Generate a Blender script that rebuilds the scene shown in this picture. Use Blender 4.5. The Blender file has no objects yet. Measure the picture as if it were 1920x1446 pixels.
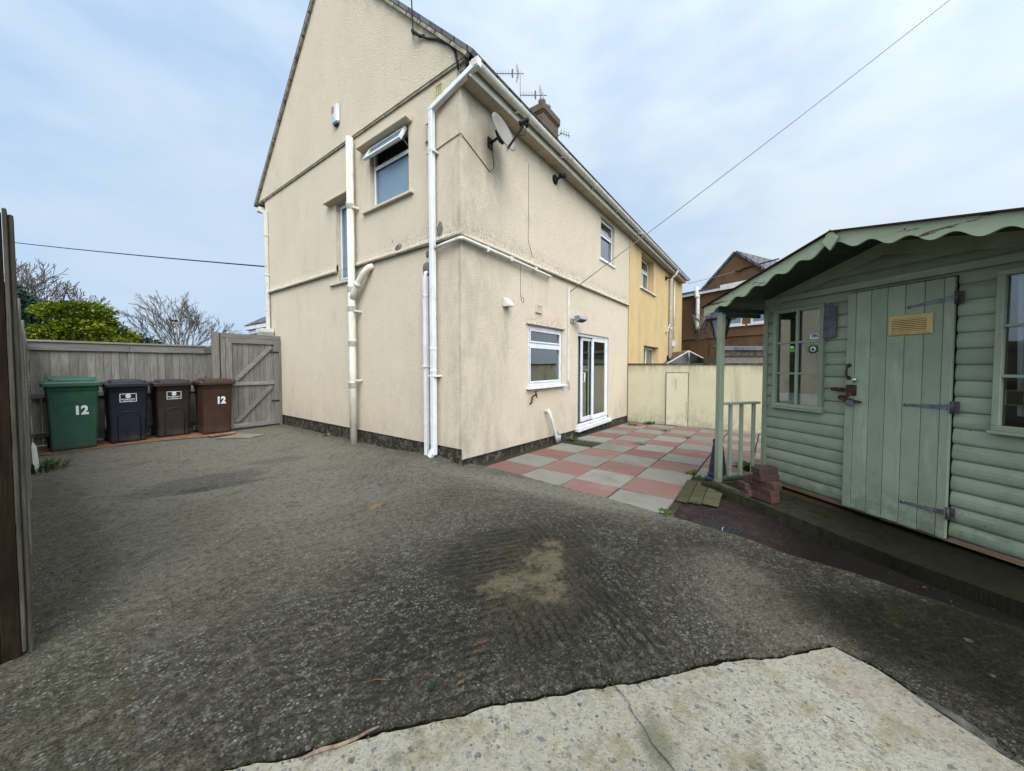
import bpy, bmesh, math, random
from mathutils import Vector, Matrix, noise as mnoise
from mathutils.geometry import delaunay_2d_cdt
R = math.radians
random.seed(12)
C = bpy.context.scene.collection
scene = bpy.context.scene
WM = {}                                   # object -> world matrix (kept by hand: no depsgraph needed)

# ------------------------------------------------------------------ mesh builder
class MB:
    def __init__(s): s.v = []; s.f = []; s.r = []; s.s = []; s.cur = None
    def add(s, vs, fs, smooth=False, rnd=None):
        o = len(s.v); s.v += [tuple(v) for v in vs]
        k = rnd if rnd is not None else (s.cur if s.cur is not None else random.random())
        for f in fs: s.f.append([i + o for i in f]); s.r.append(k); s.s.append(smooth)
        return s
    def box(s, x0, x1, y0, y1, z0, z1, rnd=None):
        vs = [(x, y, z) for z in (z0, z1) for y in (y0, y1) for x in (x0, x1)]
        return s.add(vs, [(0,2,3,1),(4,5,7,6),(0,1,5,4),(2,6,7,3),(0,4,6,2),(1,3,7,5)], rnd=rnd)
    def bar(s, p, q, w, h, up=(0,0,1), rnd=None):           # box from p to q, w across, h along up
        p = Vector(p); q = Vector(q); d = (q-p).normalized(); a = d.cross(Vector(up)).normalized(); b = a.cross(d)
        vs = [c + a*w/2*i + b*h/2*j for c in (p, q) for j in (-1, 1) for i in (-1, 1)]
        return s.add(vs, [(0,2,3,1),(4,5,7,6),(0,1,5,4),(2,6,7,3),(0,4,6,2),(1,3,7,5)], rnd=rnd)
    def quad(s, *p, rnd=None): return s.add(p, [tuple(range(len(p)))], rnd=rnd)
    def tube(s, pts, r, n=8, smooth=True, caps=True, rnd=None):
        pts = [Vector(p) for p in pts]; m = len(pts)
        rs = r if isinstance(r, (list, tuple)) else [r]*m
        vs = []; a = None
        for i, p in enumerate(pts):
            t = (pts[min(i+1, m-1)] - pts[max(i-1, 0)]).normalized()
            if a is None:
                a = t.cross(Vector((0,0,1)) if abs(t.z) < .9 else Vector((1,0,0))).normalized()
            else: a = (a - t*a.dot(t)).normalized()
            b = t.cross(a)
            for k in range(n):
                w = 2*math.pi*k/n; vs.append(p + (a*math.cos(w) + b*math.sin(w))*rs[i])
        fs = [(i*n+k, i*n+(k+1)%n, (i+1)*n+(k+1)%n, (i+1)*n+k) for i in range(m-1) for k in range(n)]
        if caps: fs += [tuple(range(n-1, -1, -1)), tuple(range((m-1)*n, m*n))]
        return s.add(vs, fs, smooth, rnd)
    def lathe(s, prof, c, n=20, axis=(0,0,1), smooth=True, rnd=None):   # prof: (radius, height)
        c = Vector(c); t = Vector(axis).normalized()
        a = t.cross(Vector((1,0,0)) if abs(t.x) < .9 else Vector((0,1,0))).normalized(); b = t.cross(a)
        vs = []; m = len(prof)
        for (r, h) in prof:
            for k in range(n):
                w = 2*math.pi*k/n; vs.append(c + t*h + (a*math.cos(w)+b*math.sin(w))*max(r, 1e-4))
        fs = [(i*n+k, i*n+(k+1)%n, (i+1)*n+(k+1)%n, (i+1)*n+k) for i in range(m-1) for k in range(n)]
        fs += [tuple(range(n-1,-1,-1)), tuple(range((m-1)*n, m*n))]
        return s.add(vs, fs, smooth, rnd)
    def ext(s, pts, vec, rnd=None):                          # planar polygon extruded by vec
        pts = [Vector(p) for p in pts]; n = len(pts); v = Vector(vec)
        vs = pts + [p+v for p in pts]
        fs = [tuple(range(n-1,-1,-1)), tuple(range(n, 2*n))] + [(i, (i+1)%n, n+(i+1)%n, n+i) for i in range(n)]
        return s.add(vs, fs, rnd=rnd)
    def loft(s, secs, smooth=False, caps=True, rnd=None):
        n = len(secs[0]); m = len(secs); vs = [p for q in secs for p in q]
        fs = [(i*n+k, i*n+(k+1)%n, (i+1)*n+(k+1)%n, (i+1)*n+k) for i in range(m-1) for k in range(n)]
        if caps: fs += [tuple(range(n-1,-1,-1)), tuple(range((m-1)*n, m*n))]
        return s.add(vs, fs, smooth, rnd)
    def build(s, name, mat, parent=None, local=False, bevel=0, seg=1, recalc=True, label=None, kind=None, smooth_angle=None):
        me = bpy.data.meshes.new(name); bm = bmesh.new(); lay = bm.faces.layers.float.new('rnd')
        inv = WM[parent].inverted() if (parent and not local) else Matrix()
        bv = [bm.verts.new(inv @ Vector(v)) for v in s.v]
        for f, r, sm in zip(s.f, s.r, s.s):
            try: fc = bm.faces.new([bv[i] for i in f])
            except ValueError: continue
            fc[lay] = r; fc.smooth = sm
        if recalc: bmesh.ops.recalc_face_normals(bm, faces=bm.faces)
        if bevel:
            ed = [e for e in bm.edges if len(e.link_faces) == 2 and not all(f.smooth for f in e.link_faces) and e.calc_face_angle(0) > .5]
            if ed: bmesh.ops.bevel(bm, geom=ed, offset=bevel, segments=seg, affect='EDGES', clamp_overlap=True)
        bm.to_mesh(me); bm.free()
        me.materials.append(mat)
        o = bpy.data.objects.new(name, me); C.objects.link(o)
        if parent: o.parent = parent; WM[o] = WM[parent].copy()
        else: WM[o] = Matrix()
        if label: o['label'] = label
        if kind: o['kind'] = kind
        return o

def thing(name, label, cat, loc=(0,0,0), rz=0, group=None):
    o = bpy.data.objects.new(name, None); C.objects.link(o); o.empty_display_size = .2
    o.location = loc; o.rotation_euler = (0, 0, rz)
    WM[o] = Matrix.Translation(loc) @ Matrix.Rotation(rz, 4, 'Z')
    o['label'] = label; o['category'] = cat
    if group: o['group'] = group
    return o
def tag(o, label, cat, group=None):
    o['label'] = label; o['category'] = cat
    if group: o['group'] = group
    return o
def base(o, loc):                                            # moves the origin of a single-mesh thing to its base
    v = Vector(loc); o.data.transform(Matrix.Translation(-v)); o.location = v; WM[o] = Matrix.Translation(v); return o
def text(body, size, mat, parent, name, pos, right, up, bold=0, depth=.001, local=False):
    cu = bpy.data.curves.new(name, 'FONT'); cu.body = body; cu.size = size; cu.align_x = 'CENTER'; cu.align_y = 'CENTER'
    cu.extrude = depth; cu.offset = bold; cu.resolution_u = 3
    t = bpy.data.objects.new(name, cu); C.objects.link(t)
    bpy.context.view_layer.update()
    me = bpy.data.meshes.new_from_object(t.evaluated_get(bpy.context.evaluated_depsgraph_get()))
    bpy.data.objects.remove(t); bpy.data.curves.remove(cu)
    r = Vector(right).normalized(); u = Vector(up).normalized(); n = r.cross(u)
    M = Matrix((r, u, n)).transposed().to_4x4(); M.translation = Vector(pos)
    if not local: M = WM[parent].inverted() @ M
    me.transform(M); me.name = name
    me.materials.clear(); me.materials.append(mat)
    o = bpy.data.objects.new(name, me); C.objects.link(o); o.parent = parent; WM[o] = WM[parent].copy()
    return o

# ------------------------------------------------------------------ node helper
class G:
    def __init__(s, name):
        s.mat = bpy.data.materials.new(name); s.mat.use_nodes = True; s.t = s.mat.node_tree
        s.b = s.t.nodes['Principled BSDF']; s.b.inputs['Specular IOR Level'].default_value = .1
    def n(s, ty, **k):
        nd = s.t.nodes.new(ty)
        for a, v in k.items(): setattr(nd, a, v)
        return nd
    def set(s, sock, v):
        if hasattr(v, 'is_linked') or isinstance(v, bpy.types.NodeSocket): s.t.links.new(v, sock)
        elif isinstance(v, (tuple, list)):
            sock.default_value = tuple(v) + (1,) if (len(v) == 3 and sock.type == 'RGBA') else tuple(v)
        else: sock.default_value = v
    def pos(s): return s.n('ShaderNodeNewGeometry').outputs['Position']
    def ob(s): return s.n('ShaderNodeTexCoord').outputs['Object']
    def rnd(s): return s.n('ShaderNodeAttribute', attribute_name='rnd').outputs['Fac']
    def orn(s): return s.n('ShaderNodeObjectInfo').outputs['Random']
    def xyz(s, v): return s.n_out('ShaderNodeSeparateXYZ', v)
    def n_out(s, ty, v):
        nd = s.n(ty); s.set(nd.inputs[0], v); return nd.outputs
    def mp(s, v, scale=(1,1,1), loc=(0,0,0), rot=(0,0,0)):
        nd = s.n('ShaderNodeMapping'); s.set(nd.inputs['Vector'], v)
        nd.inputs['Scale'].default_value = scale; nd.inputs['Location'].default_value = loc; nd.inputs['Rotation'].default_value = rot
        return nd.outputs[0]
    def noise(s, v, sc=5, det=4, ro=.5, dist=0):
        nd = s.n('ShaderNodeTexNoise'); s.set(nd.inputs['Vector'], v)
        nd.inputs['Scale'].default_value = sc; nd.inputs['Detail'].default_value = det
        nd.inputs['Roughness'].default_value = ro; nd.inputs['Distortion'].default_value = dist
        return nd.outputs['Fac']
    def vor(s, v, sc=5, feature='F1', out='Distance', rand=1):
        nd = s.n('ShaderNodeTexVoronoi', feature=feature); s.set(nd.inputs['Vector'], v)
        nd.inputs['Scale'].default_value = sc; nd.inputs['Randomness'].default_value = rand
        return nd.outputs[out]
    def wave(s, v, sc=5, dist=2, det=2, ds=1, prof='SIN', dirn='X'):
        nd = s.n('ShaderNodeTexWave', wave_profile=prof, bands_direction=dirn); s.set(nd.inputs['Vector'], v)
        nd.inputs['Scale'].default_value = sc; nd.inputs['Distortion'].default_value = dist
        nd.inputs['Detail'].default_value = det; nd.inputs['Detail Scale'].default_value = ds
        return nd.outputs['Fac']
    def ramp(s, fac, stops, interp='LINEAR'):
        nd = s.n('ShaderNodeValToRGB'); nd.color_ramp.interpolation = interp; el = nd.color_ramp.elements
        while len(el) < len(stops): el.new(.5)
        for e, (p, c) in zip(el, stops):
            e.position = p; e.color = (c, c, c, 1) if isinstance(c, (int, float)) else tuple(c) + (1,)
        s.set(nd.inputs[0], fac); return nd.outputs[0]
    def step(s, fac, a, b): # smooth 0..1
        nd = s.n('ShaderNodeMapRange', interpolation_type='SMOOTHSTEP'); s.set(nd.inputs[0], fac)
        nd.inputs[1].default_value = a; nd.inputs[2].default_value = b; return nd.outputs[0]
    def mix(s, fac, a, b, mode='MIX'):
        nd = s.n('ShaderNodeMix', data_type='RGBA', blend_type=mode)
        s.set(nd.inputs[0], fac); s.set(nd.inputs[6], a); s.set(nd.inputs[7], b); return nd.outputs[2]
    def m(s, op, a, b=0., c=0.):
        nd = s.n('ShaderNodeMath', operation=op); s.set(nd.inputs[0], a); s.set(nd.inputs[1], b); s.set(nd.inputs[2], c)
        return nd.outputs[0]
    def mul(s, *a):
        r = a[0]
        for x in a[1:]: r = s.m('MULTIPLY', r, x)
        return r
    def ell(s, P, c, r, rot=0, soft=(1.25, .6), wob=.35, wsc=3):   # soft-edged stain: an ellipse on the ground at world c
        v = s.mp(P, loc=(-c[0], -c[1], 0)); v = s.mp(v, rot=(0,0,-rot)); v = s.mp(v, scale=(1/r[0], 1/r[1], 0))
        nd = s.n('ShaderNodeVectorMath', operation='LENGTH'); s.set(nd.inputs[0], v)
        d = s.m('ADD', nd.outputs['Value'], s.mul(s.m('SUBTRACT', s.noise(P, wsc, 5, .6), .5), wob*3))
        return s.step(d, soft[0], soft[1])
    def bump(s, h, st=.5, dist=.01, prev=None):
        nd = s.n('ShaderNodeBump'); s.set(nd.inputs['Height'], h); nd.inputs['Strength'].default_value = st
        nd.inputs['Distance'].default_value = dist
        if prev is not None: s.t.links.new(prev, nd.inputs['Normal'])
        return nd.outputs[0]
    def out(s, col=None, rough=None, nor=None, metal=None, spec=None, alpha=None):
        if col is not None: s.set(s.b.inputs['Base Color'], col)
        if rough is not None: s.set(s.b.inputs['Roughness'], rough)
        if nor is not None: s.set(s.b.inputs['Normal'], nor)
        if metal is not None: s.set(s.b.inputs['Metallic'], metal)
        if spec is not None: s.set(s.b.inputs['Specular IOR Level'], spec)
        return s.mat

def plain(name, col, rough=.6, metal=0, var=.12, sc=8, bump=.0, spec=.14, dirt=None):
    g = G(name); P = g.pos(); n = g.noise(P, sc, 5, .6)
    c2 = tuple(x*(1-var*2) for x in col); c1 = tuple(min(1, x*(1+var)) for x in col)
    c = g.ramp(n, [(.3, c2), (.7, c1)])
    if dirt: c = g.mix(g.mul(g.step(g.noise(g.mp(P, (1,1,.35)), 14, 6, .7), .5, .72), dirt[1]), c, dirt[0])
    nor = g.bump(g.noise(P, 60, 4, .6), bump, .004) if bump else None
    return g.out(c, g.ramp(g.noise(P, sc*2, 3), [(.3, max(.05, rough-.1)), (.7, min(1, rough+.12))]), nor, metal, spec)

M = {}
def mk_render(name, c1, c2, grime, masks, bumpst=.9, streak=.07, mould=True):
    g = G(name); P = g.pos(); x, y, z = g.xyz(P)
    big = g.noise(P, .9, 5, .6); c = g.mix(g.step(big, .3, .7), c1, c2)
    fine = g.noise(P, 40, 6, .85); c = g.mix(g.mul(g.step(fine, .52, .66), .46), c, tuple(v*.42 for v in c1))
    c = g.mix(g.mul(g.step(g.noise(P, 7, 6, .75), .5, .7), .14), c, tuple(v*.75 for v in c1)); c = g.mix(g.mul(g.step(g.noise(P, 44, 4, .7), .54, .74), .35), c, tuple(min(1, v*1.2) for v in c1))
    st = g.noise(g.mp(P, (2.2, 2.2, .35)), 1.6, 7, .68)          # run-down streaks
    c = g.mix(g.mul(g.step(st, .50, .74), streak), c, grime)
    c = g.mix(g.mul(g.step(g.noise(g.mp(P, (1,1,.6)), 2.6, 6, .7), .55, .75), .2), c, grime)
    for f, a in masks(g, P, x, y, z): c = g.mix(g.m('MULTIPLY', f, a), c, grime)
    h = g.m('ADD', g.vor(P, 105), g.m('MULTIPLY', g.noise(P, 130, 3, .6), .8))
    nor = g.bump(h, bumpst, .014)
    nor = g.bump(g.noise(P, 3, 4, .5), .25, .02, nor)
    return g.out(c, .92, nor, spec=.05)
def cream_masks(g, P, x, y, z):
    blot = g.step(g.noise(g.mp(P, (1,1,.45)), 5, 6, .7), .36, .66)
    sp = g.step(g.noise(P, 28, 6, .8), .46, .62)
    r = []
    rear = g.step(y, 3.32, 3.27)
    wob = g.mul(g.m('SUBTRACT', g.noise(g.mp(P, (1,1,.4)), 2.2, 5, .6), .5), .9)
    xw = g.m('ADD', x, wob)
    r.append((g.mul(rear, g.step(xw, 4.75, 3.45), g.m('MULTIPLY_ADD', blot, .7, .3)), .36))        # weathered corner, rear side
    r.append((g.mul(g.step(y, 3.75, 3.28), g.step(y, 3.262, 3.275), blot), .28))                      # the corner's other side
    r.append((g.mul(g.step(z, 3.4, 3.05), g.step(z, 3.03, 3.05), sp, g.step(y, 5.6, 3.9)), .62))    # mould on the string course
    r.append((g.mul(g.step(z, 3.25, 3.05), g.step(z, 3.03, 3.05), sp), .30))
    r.append((g.mul(g.step(z, .75, .15), blot), .22))
    r.append((g.mul(g.step(z, 4.5, 4.95), rear, blot), .2))
    r.append((g.mul(rear, g.step(z, 2.3, 2.03), g.step(z, 2.02, 2.04), g.step(x, 4.8, 4.95), g.step(x, 6.2, 6.05), sp), .8))
    # run-off below the dish and the vents
    r.append((g.mul(rear, g.step(g.m('ABSOLUTE', g.m('SUBTRACT', x, 3.98)), .32, .05), g.step(z, 3.2, 4.2), blot), .3))
    r.append((g.mul(rear, g.step(g.m('ABSOLUTE', g.m('SUBTRACT', x, 4.28)), .12, .02), g.step(z, 2.3, 2.2), g.step(z, 1.0, 2.2), blot), .55))
    return r
M['cream'] = mk_render('cream_roughcast', (.80,.665,.505), (.755,.625,.470), (.21,.20,.172), cream_masks)
M['yellow'] = mk_render('ochre_render', (.64,.455,.235), (.58,.405,.20), (.26,.20,.10), lambda g,P,x,y,z: [(g.step(z, .9, 0), .25)], .35, .55)
M['gwall'] = mk_render('pale_wall_paint', (.62,.555,.385), (.56,.50,.34), (.24,.21,.13),
    lambda g,P,x,y,z: [(g.mul(g.step(z, .35, -.3), g.step(g.noise(P, 6, 6, .7), .35, .6)), .55), (g.mul(g.step(z, 1.05, 1.36), g.step(g.noise(g.mp(P,(4,4,.5)), 2, 5, .7), .42, .62)), .45)], .22, .5)
M['brown'] = mk_render('brown_pebbledash', (.205,.120,.066), (.155,.088,.048), (.045,.033,.022),
    lambda g,P,x,y,z: [(g.mul(g.step(z, 2.9, 2.0), g.step(g.noise(g.mp(P,(3,3,.5)), 1.5, 5, .7), .4, .65)), .6)], .9, .4)

def mk_conc(name, kind):
    g = G(name); P = g.pos(); x, y, z = g.xyz(P)
    Pw = g.mp(P, (1,1,.2))
    agg = g.vor(Pw, 70, out='Color'); aggd = g.vor(Pw, 70)
    ar = g.xyz(agg)[0]
    n1 = g.noise(Pw, .9, 6, .6); n2 = g.noise(Pw, 9, 6, .7); n3 = g.noise(Pw, 120, 4, .7)
    if kind == 'drive':
        c = g.mix(g.step(n1, .3, .7), (.042,.038,.028), (.078,.070,.053)); c = g.mix(g.mul(g.step(g.noise(Pw, 3.2, 7, .72), .48, .66), .55), c, (.040,.036,.029)); c = g.mix(g.mul(g.step(g.noise(g.mp(Pw, loc=(3,1,0)), 4.5, 7, .72), .54, .70), .5), c, (.115,.104,.080))
        c = g.mix(g.mul(g.step(n2, .45, .72), .55), c, (.05,.047,.04))
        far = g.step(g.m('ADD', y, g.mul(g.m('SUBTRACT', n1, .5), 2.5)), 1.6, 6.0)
        near_ = g.step(g.m('ADD', y, g.mul(g.m('SUBTRACT', n1, .5), 2.)), .9, 3.6); c = g.mix(g.mul(near_, .42), c, (.185,.168,.132)); c = g.mix(g.mul(far, .70), c, (.27,.247,.20))  # darker near the camera: lens vignette partly painted into the ground colour
        br = g.step(g.noise(g.mp(P, (1,1,1)), 2.4, 5, .7), .52, .7)
        c = g.mix(g.mul(br, .35), c, (.17,.16,.14))
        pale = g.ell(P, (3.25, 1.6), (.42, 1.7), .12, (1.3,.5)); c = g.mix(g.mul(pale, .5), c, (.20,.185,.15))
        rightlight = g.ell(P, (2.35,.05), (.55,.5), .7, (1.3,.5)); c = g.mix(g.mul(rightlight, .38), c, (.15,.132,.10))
        # oil and damp
        d1 = g.ell(P, (1.90, 1.27), (.80, .62), .75, (1.2,.6), .40, 4)
        d1 = g.mul(d1, g.m('MULTIPLY_ADD', n2, .8, .55))
        c = g.mix(g.mul(d1, .82), c, (.026,.023,.020))
        d2 = g.ell(P, (1.02, 1.42), (.75, .16), .55, (1.25,.4), .35, 5); c = g.mix(g.mul(d2, .72), c, (.034,.032,.03))
        pud = g.ell(P, (1.15, 5.25), (.62, .36), -.15, (1.15,.7), .3); c = g.mix(g.mul(pud, .62), c, (.072,.070,.072))
        pe = g.ell(P, (1.25, 4.92), (.55, .10), -.25, (1.2,.6), .4); c = g.mix(g.mul(pe, .6), c, (.035,.033,.032))
        ps = g.ell(P, (2.05, 5.6), (.4, .16), -.35, (1.2,.6), .4); c = g.mix(g.mul(ps, .4), c, (.05,.048,.045))
        # grey-green growth to the lower right and by the fence
        mo = g.ell(P, (2.62,-.95), (.55, 1.0), .12, (1.3,.5), .35); c = g.mix(g.mul(mo, .93), c, (.010,.010,.005)); mg = g.mul(mo, g.step(g.noise(P, 4, 6, .7), .5, .65)); c = g.mix(g.mul(mg, .5), c, (.035,.036,.012))
        wd_ = g.mul(g.step(x, 2.9, 3.3), g.step(y, 3.2, 3.6), g.step(n2, .35, .6)); c = g.mix(g.mul(wd_, .6), c, (.045,.045,.03))
        mo2 = g.ell(P, (.05, 4.5), (.28, 3.2), 0, (1.25,.5), .3); c = g.mix(g.mul(mo2, .5), c, (.05,.052,.028))
        # lichen spots
        li = g.step(g.vor(g.mp(P,(1,1,.1),(.3,.7,0)), 7), .13, .07); li = g.mul(li, g.ell(P, (2.65,-.35), (.75,.6), .6, (1.2,.6)), g.step(n3, .3, .55))
        c = g.mix(g.mul(li, .7), c, (.30,.28,.21))
        # old sandy cement repair
        s1 = g.ell(P, (1.95, 1.17), (.36, .17), .65, (1.1,.55), .42, 7); s2 = g.ell(P, (1.66, 1.27), (.20,.15), .2, (1.1,.6), .45, 8)
        s3 = g.ell(P, (2.22, 1.30), (.16,.13), .2, (1.1,.6), .42, 8)
        sand = g.m('MINIMUM', g.m('ADD', g.m('ADD', s1, s2), s3), 1.)
        sand = g.mul(sand, g.step(g.noise(Pw, 5.5, 7, .72), .40, .58))
        halo = g.ell(P, (1.85, 1.2), (.62,.42), .65, (1.2,.5), .4, 5)
        c = g.mix(g.mul(halo, .55), c, (.082,.070,.045))
        c = g.mix(g.mul(sand, .92), c, g.mix(n3, (.12,.093,.055), (.215,.172,.105)))
        oc = g.ell(P, (1.90, 3.03), (.10,.05), .2, (1.2,.6), .4, 14); c = g.mix(g.mul(oc, .9), c, g.mix(n3, (.12,.08,.03), (.40,.27,.09)))
        ru = g.ell(P, (1.25, 1.11), (.05,.028), .4, (1.3,.3), .8, 16); c = g.mix(g.mul(ru, .6), c, (.14,.055,.03))
        # exposed aggregate
        peb = g.mul(g.step(aggd, .46, .30), g.step(ar, .50, .55), g.step(g.noise(Pw, 2.6, 6, .75), .42, .60))
        pc = g.ramp(g.xyz(agg)[1], [(.0,(.07,.07,.078)), (.3,(.20,.195,.185)), (.5,(.13,.10,.07)), (.7,(.19,.185,.185)), (1,(.31,.31,.315))])
        pf = g.m('SUBTRACT', 1., g.m('MAXIMUM', g.m('MAXIMUM', sand, mo), g.mul(d1, .8)))
        c = g.mix(g.mul(peb, .78, pf), c, pc)
        c = g.mix(g.mul(g.step(n3, .50, .64), .62), c, (.016,.015,.013)); pit = g.step(g.noise(Pw, 60, 6, .82), .53, .66); c = g.mix(g.mul(pit, .7), c, (.014,.013,.010)); c = g.mix(g.mul(g.step(g.noise(g.mp(Pw, loc=(7,2,0)), 85, 5, .8), .53, .66), g.m('MULTIPLY_ADD', mo, -.5, .55)), c, (.165,.152,.125)); c = g.mix(g.mul(g.step(g.noise(g.mp(Pw, loc=(1,9,0)), 2.6, 6, .7), .50, .68), .35), c, (.062,.058,.026)); c = g.mix(g.mul(g.step(g.noise(g.mp(Pw, loc=(5,5,0)), 3.7, 6, .7), .54, .70), .3), c, (.10,.074,.046))  # pits darkened in the colour, painting the shade the bump hardly gives
        # brushed drag lines
        ln = g.noise(g.mp(g.mp(P, rot=(0,0,.95)), (20,1.6,0)), 1.4, 5, .6, .4); ln2 = g.noise(g.mp(g.mp(P, rot=(0,0,-.75)), (22,1.8,0)), 1.4, 5, .6, .4)
        rid = g.wave(g.mp(P, rot=(0,0,-.95)), 5.4, 4.5, 4, 2.2); rid2 = g.wave(g.mp(P, rot=(0,0,.62)), 6.2, 4.5, 4, 2.2); ridm = g.mul(g.m('MAXIMUM', g.ell(P, (1.75,1.05), (1.15,.75), .7, (1.25,.55), .35, 2.5), g.mul(g.ell(P, (.95,1.62), (.75,.55), .5, (1.25,.5), .4, 2.5), .45)), g.step(g.noise(P, 3.1, 6, .7), .37, .58)); RG = g.mul(g.mix(g.step(g.m('SUBTRACT', y, g.mul(x, .55)), .2, .45), rid2, rid), 1.); ridm = g.mul(ridm, g.m('SUBTRACT', 1., sand)); c = g.mix(g.mul(g.step(g.m('ADD', RG, g.mul(g.m('SUBTRACT', n2, .5), .9)), .42, .06), ridm, .55), c, (.016,.015,.013)); lm = g.step(g.noise(P, 1.1, 3), .4, .6); L = g.mul(g.mix(lm, ln, ln2), 1.)
        c = g.mix(g.mul(g.step(L, .50, .30), .55, g.step(n2, .3, .6)), c, (.030,.028,.025)); c = g.mix(g.mul(g.step(g.noise(Pw, 30, 5, .75), .52, .68), .45), c, (.115,.105,.088))
        g1 = g.noise(g.mp(Pw, loc=(2,4,0)), 17, 5, .8); g2 = g.noise(g.mp(Pw, loc=(8,1,0)), 30, 5, .85)
        c = g.mix(1., c, g.ramp(near_, [(0,.66), (1,.92)]), 'MULTIPLY')  # multiplied darker towards the camera, a vignette painted into the colour
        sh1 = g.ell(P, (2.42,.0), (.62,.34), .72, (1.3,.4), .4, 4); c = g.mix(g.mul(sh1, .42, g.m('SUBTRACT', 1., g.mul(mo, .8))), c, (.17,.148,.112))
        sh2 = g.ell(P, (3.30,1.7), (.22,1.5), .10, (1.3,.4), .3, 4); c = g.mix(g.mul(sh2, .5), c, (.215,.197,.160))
        ns_ = g.m('SUBTRACT', 1., g.mul(sand, .75)); c = g.mix(g.mul(g.step(g1, .52, .64), .55, ns_), c, (.022,.020,.015)); c = g.mix(g.mul(g.step(g2, .52, .64), .50, ns_), c, (.024,.022,.017))
        keep = g.m('SUBTRACT', 1., g.m('MAXIMUM', g.mul(mo, .9), g.mul(d1, .75)))
        c = g.mix(g.mul(g.step(g1, .48, .36), .42, keep), c, (.185,.170,.138)); c = g.mix(g.mul(g.step(g2, .47, .36), .42, keep), c, (.20,.186,.155))
        c = g.mix(g.mul(peb, .48, g.m('SUBTRACT', 1., g.m('MAXIMUM', mo, g.mul(d1, .8)))), c, pc); c = g.mix(g.mul(g.step(RG, .36, .05), ridm, .5), c, (.015,.014,.012))
        c = g.mix(g.mul(sand, .36), c, (.150,.124,.082)); c = g.mix(1., c, (1.,.978,.935), 'MULTIPLY')
        h = g.m('ADD', g.m('ADD', g.m('ADD', g.mul(L, 1.1), g.mul(RG, ridm, .9)), g.m('SUBTRACT', g.mul(n2, 1.2), g.mul(pit, .5))), g.m('ADD', g.mul(g.m('SUBTRACT', 1., aggd), .7), g.mul(n3, .7)))
        return g.out(c, g.m('SUBTRACT', .9, g.mul(g.m('MAXIMUM', pud, d1), .16)), g.bump(h, .9, .010), spec=.05)
    if kind == 'pale':
        c = g.mix(g.step(n1, .3, .7), (.215,.193,.148), (.30,.275,.215))
        wn = g.n('ShaderNodeTexNoise'); g.set(wn.inputs['Vector'], P); wn.inputs['Scale'].default_value = 38; wn.inputs['Detail'].default_value = 3; wa = g.n('ShaderNodeVectorMath', operation='SCALE'); g.set(wa.inputs[0], wn.outputs['Color']); wa.inputs['Scale'].default_value = .030; wb = g.n('ShaderNodeVectorMath', operation='ADD'); g.set(wb.inputs[0], P); g.set(wb.inputs[1], wa.outputs[0]); w2 = g.mp(wb.outputs[0], (1.2, .85, .2), rot=(0,0,.4)); c = g.mix(g.mul(g.step(g.noise(P, 34, 6, .8), .50, .66), .6), c, (.13,.118,.088)); c = g.mix(g.mul(g.step(g.noise(g.mp(P, loc=(2,0,0)), 20, 6, .85), .52, .64), .45), c, (.10,.092,.07)); c = g.mix(g.mul(g.step(g.noise(P, 11, 6, .75), .52, .68), .4), c, (.33,.275,.165))
        for sc, th, cols in ((50, .50, [(0,(.048,.048,.052)),(.5,(.095,.095,.10)),(1,(.17,.165,.165))]), (100, .46, [(0,(.085,.085,.09)),(.6,(.19,.175,.14)),(1,(.30,.285,.25))])):
            vc = g.vor(w2, sc, out='Color'); vd = g.vor(w2, sc); q = g.xyz(vc)
            msk = g.mul(g.step(g.m('SUBTRACT', g.m('ADD', vd, g.mul(g.m('SUBTRACT', n3, .5), .35)), g.mul(q[2], .55)), .06, -.02), g.step(q[0], th-.12, th-.10)); c = g.mix(g.mul(msk, .88), c, g.ramp(q[1], cols))
        blo = g.step(g.noise(P, 6, 6, .7), .48, .66); c = g.mix(g.mul(blo, .65), c, (.17,.135,.075))
        blo2 = g.step(g.noise(g.mp(P, loc=(4,2,0)), 3.2, 6, .72), .56, .7); c = g.mix(g.mul(blo2, .8), c, (.07,.064,.042)); c = g.mix(g.mul(g.step(g.noise(P, 24, 5, .75), .56, .7), .5), c, (.08,.076,.06))
        gs = g.ell(P, (1.28,.30), (.10,.07), .5, (1.3,.4), .5, 10); c = g.mix(g.mul(gs, .75), c, (.105,.10,.065))
        pk = g.ell(P, (2.0,-.36), (.11,.34), -.35, (1.3,.4), .4); c = g.mix(g.mul(pk, .28), c, (.28,.205,.17))
        c = g.mix(g.mul(g.step(n3, .52, .7), .4), c, (.15,.14,.115))
        h = g.m('ADD', g.mul(n2, .6), g.m('ADD', g.mul(n3, .5), g.mul(g.vor(w2, 62), .5)))
        return g.out(c, .88, g.bump(h, .7, .008), spec=.04)
    if kind == 'path':
        c = g.mix(g.step(n1, .35, .65), (.046,.029,.026), (.029,.021,.020))
        c = g.mix(g.mul(g.step(n2, .45, .65), .6), c, (.070,.050,.046)); c = g.mix(g.mul(g.step(n3, .5, .7), .5), c, (.02,.016,.014))
        c = g.mix(g.mul(g.step(g.noise(P, 24, 6, .85), .52, .64), .55), c, (.012,.009,.008)); c = g.mix(g.mul(g.step(g.noise(g.mp(P, loc=(5,5,0)), 30, 6, .85), .54, .66), .4), c, (.11,.085,.075)); dk = g.step(g.m('SUBTRACT', y, g.mul(n1, .6)), .1, -.75); c = g.mix(g.mul(dk, .86), c, (.009,.008,.006))
        h = g.m('ADD', g.mul(n2, .7), n3)
        return g.out(c, .85, g.bump(h, .7, .01), spec=.03)
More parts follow.
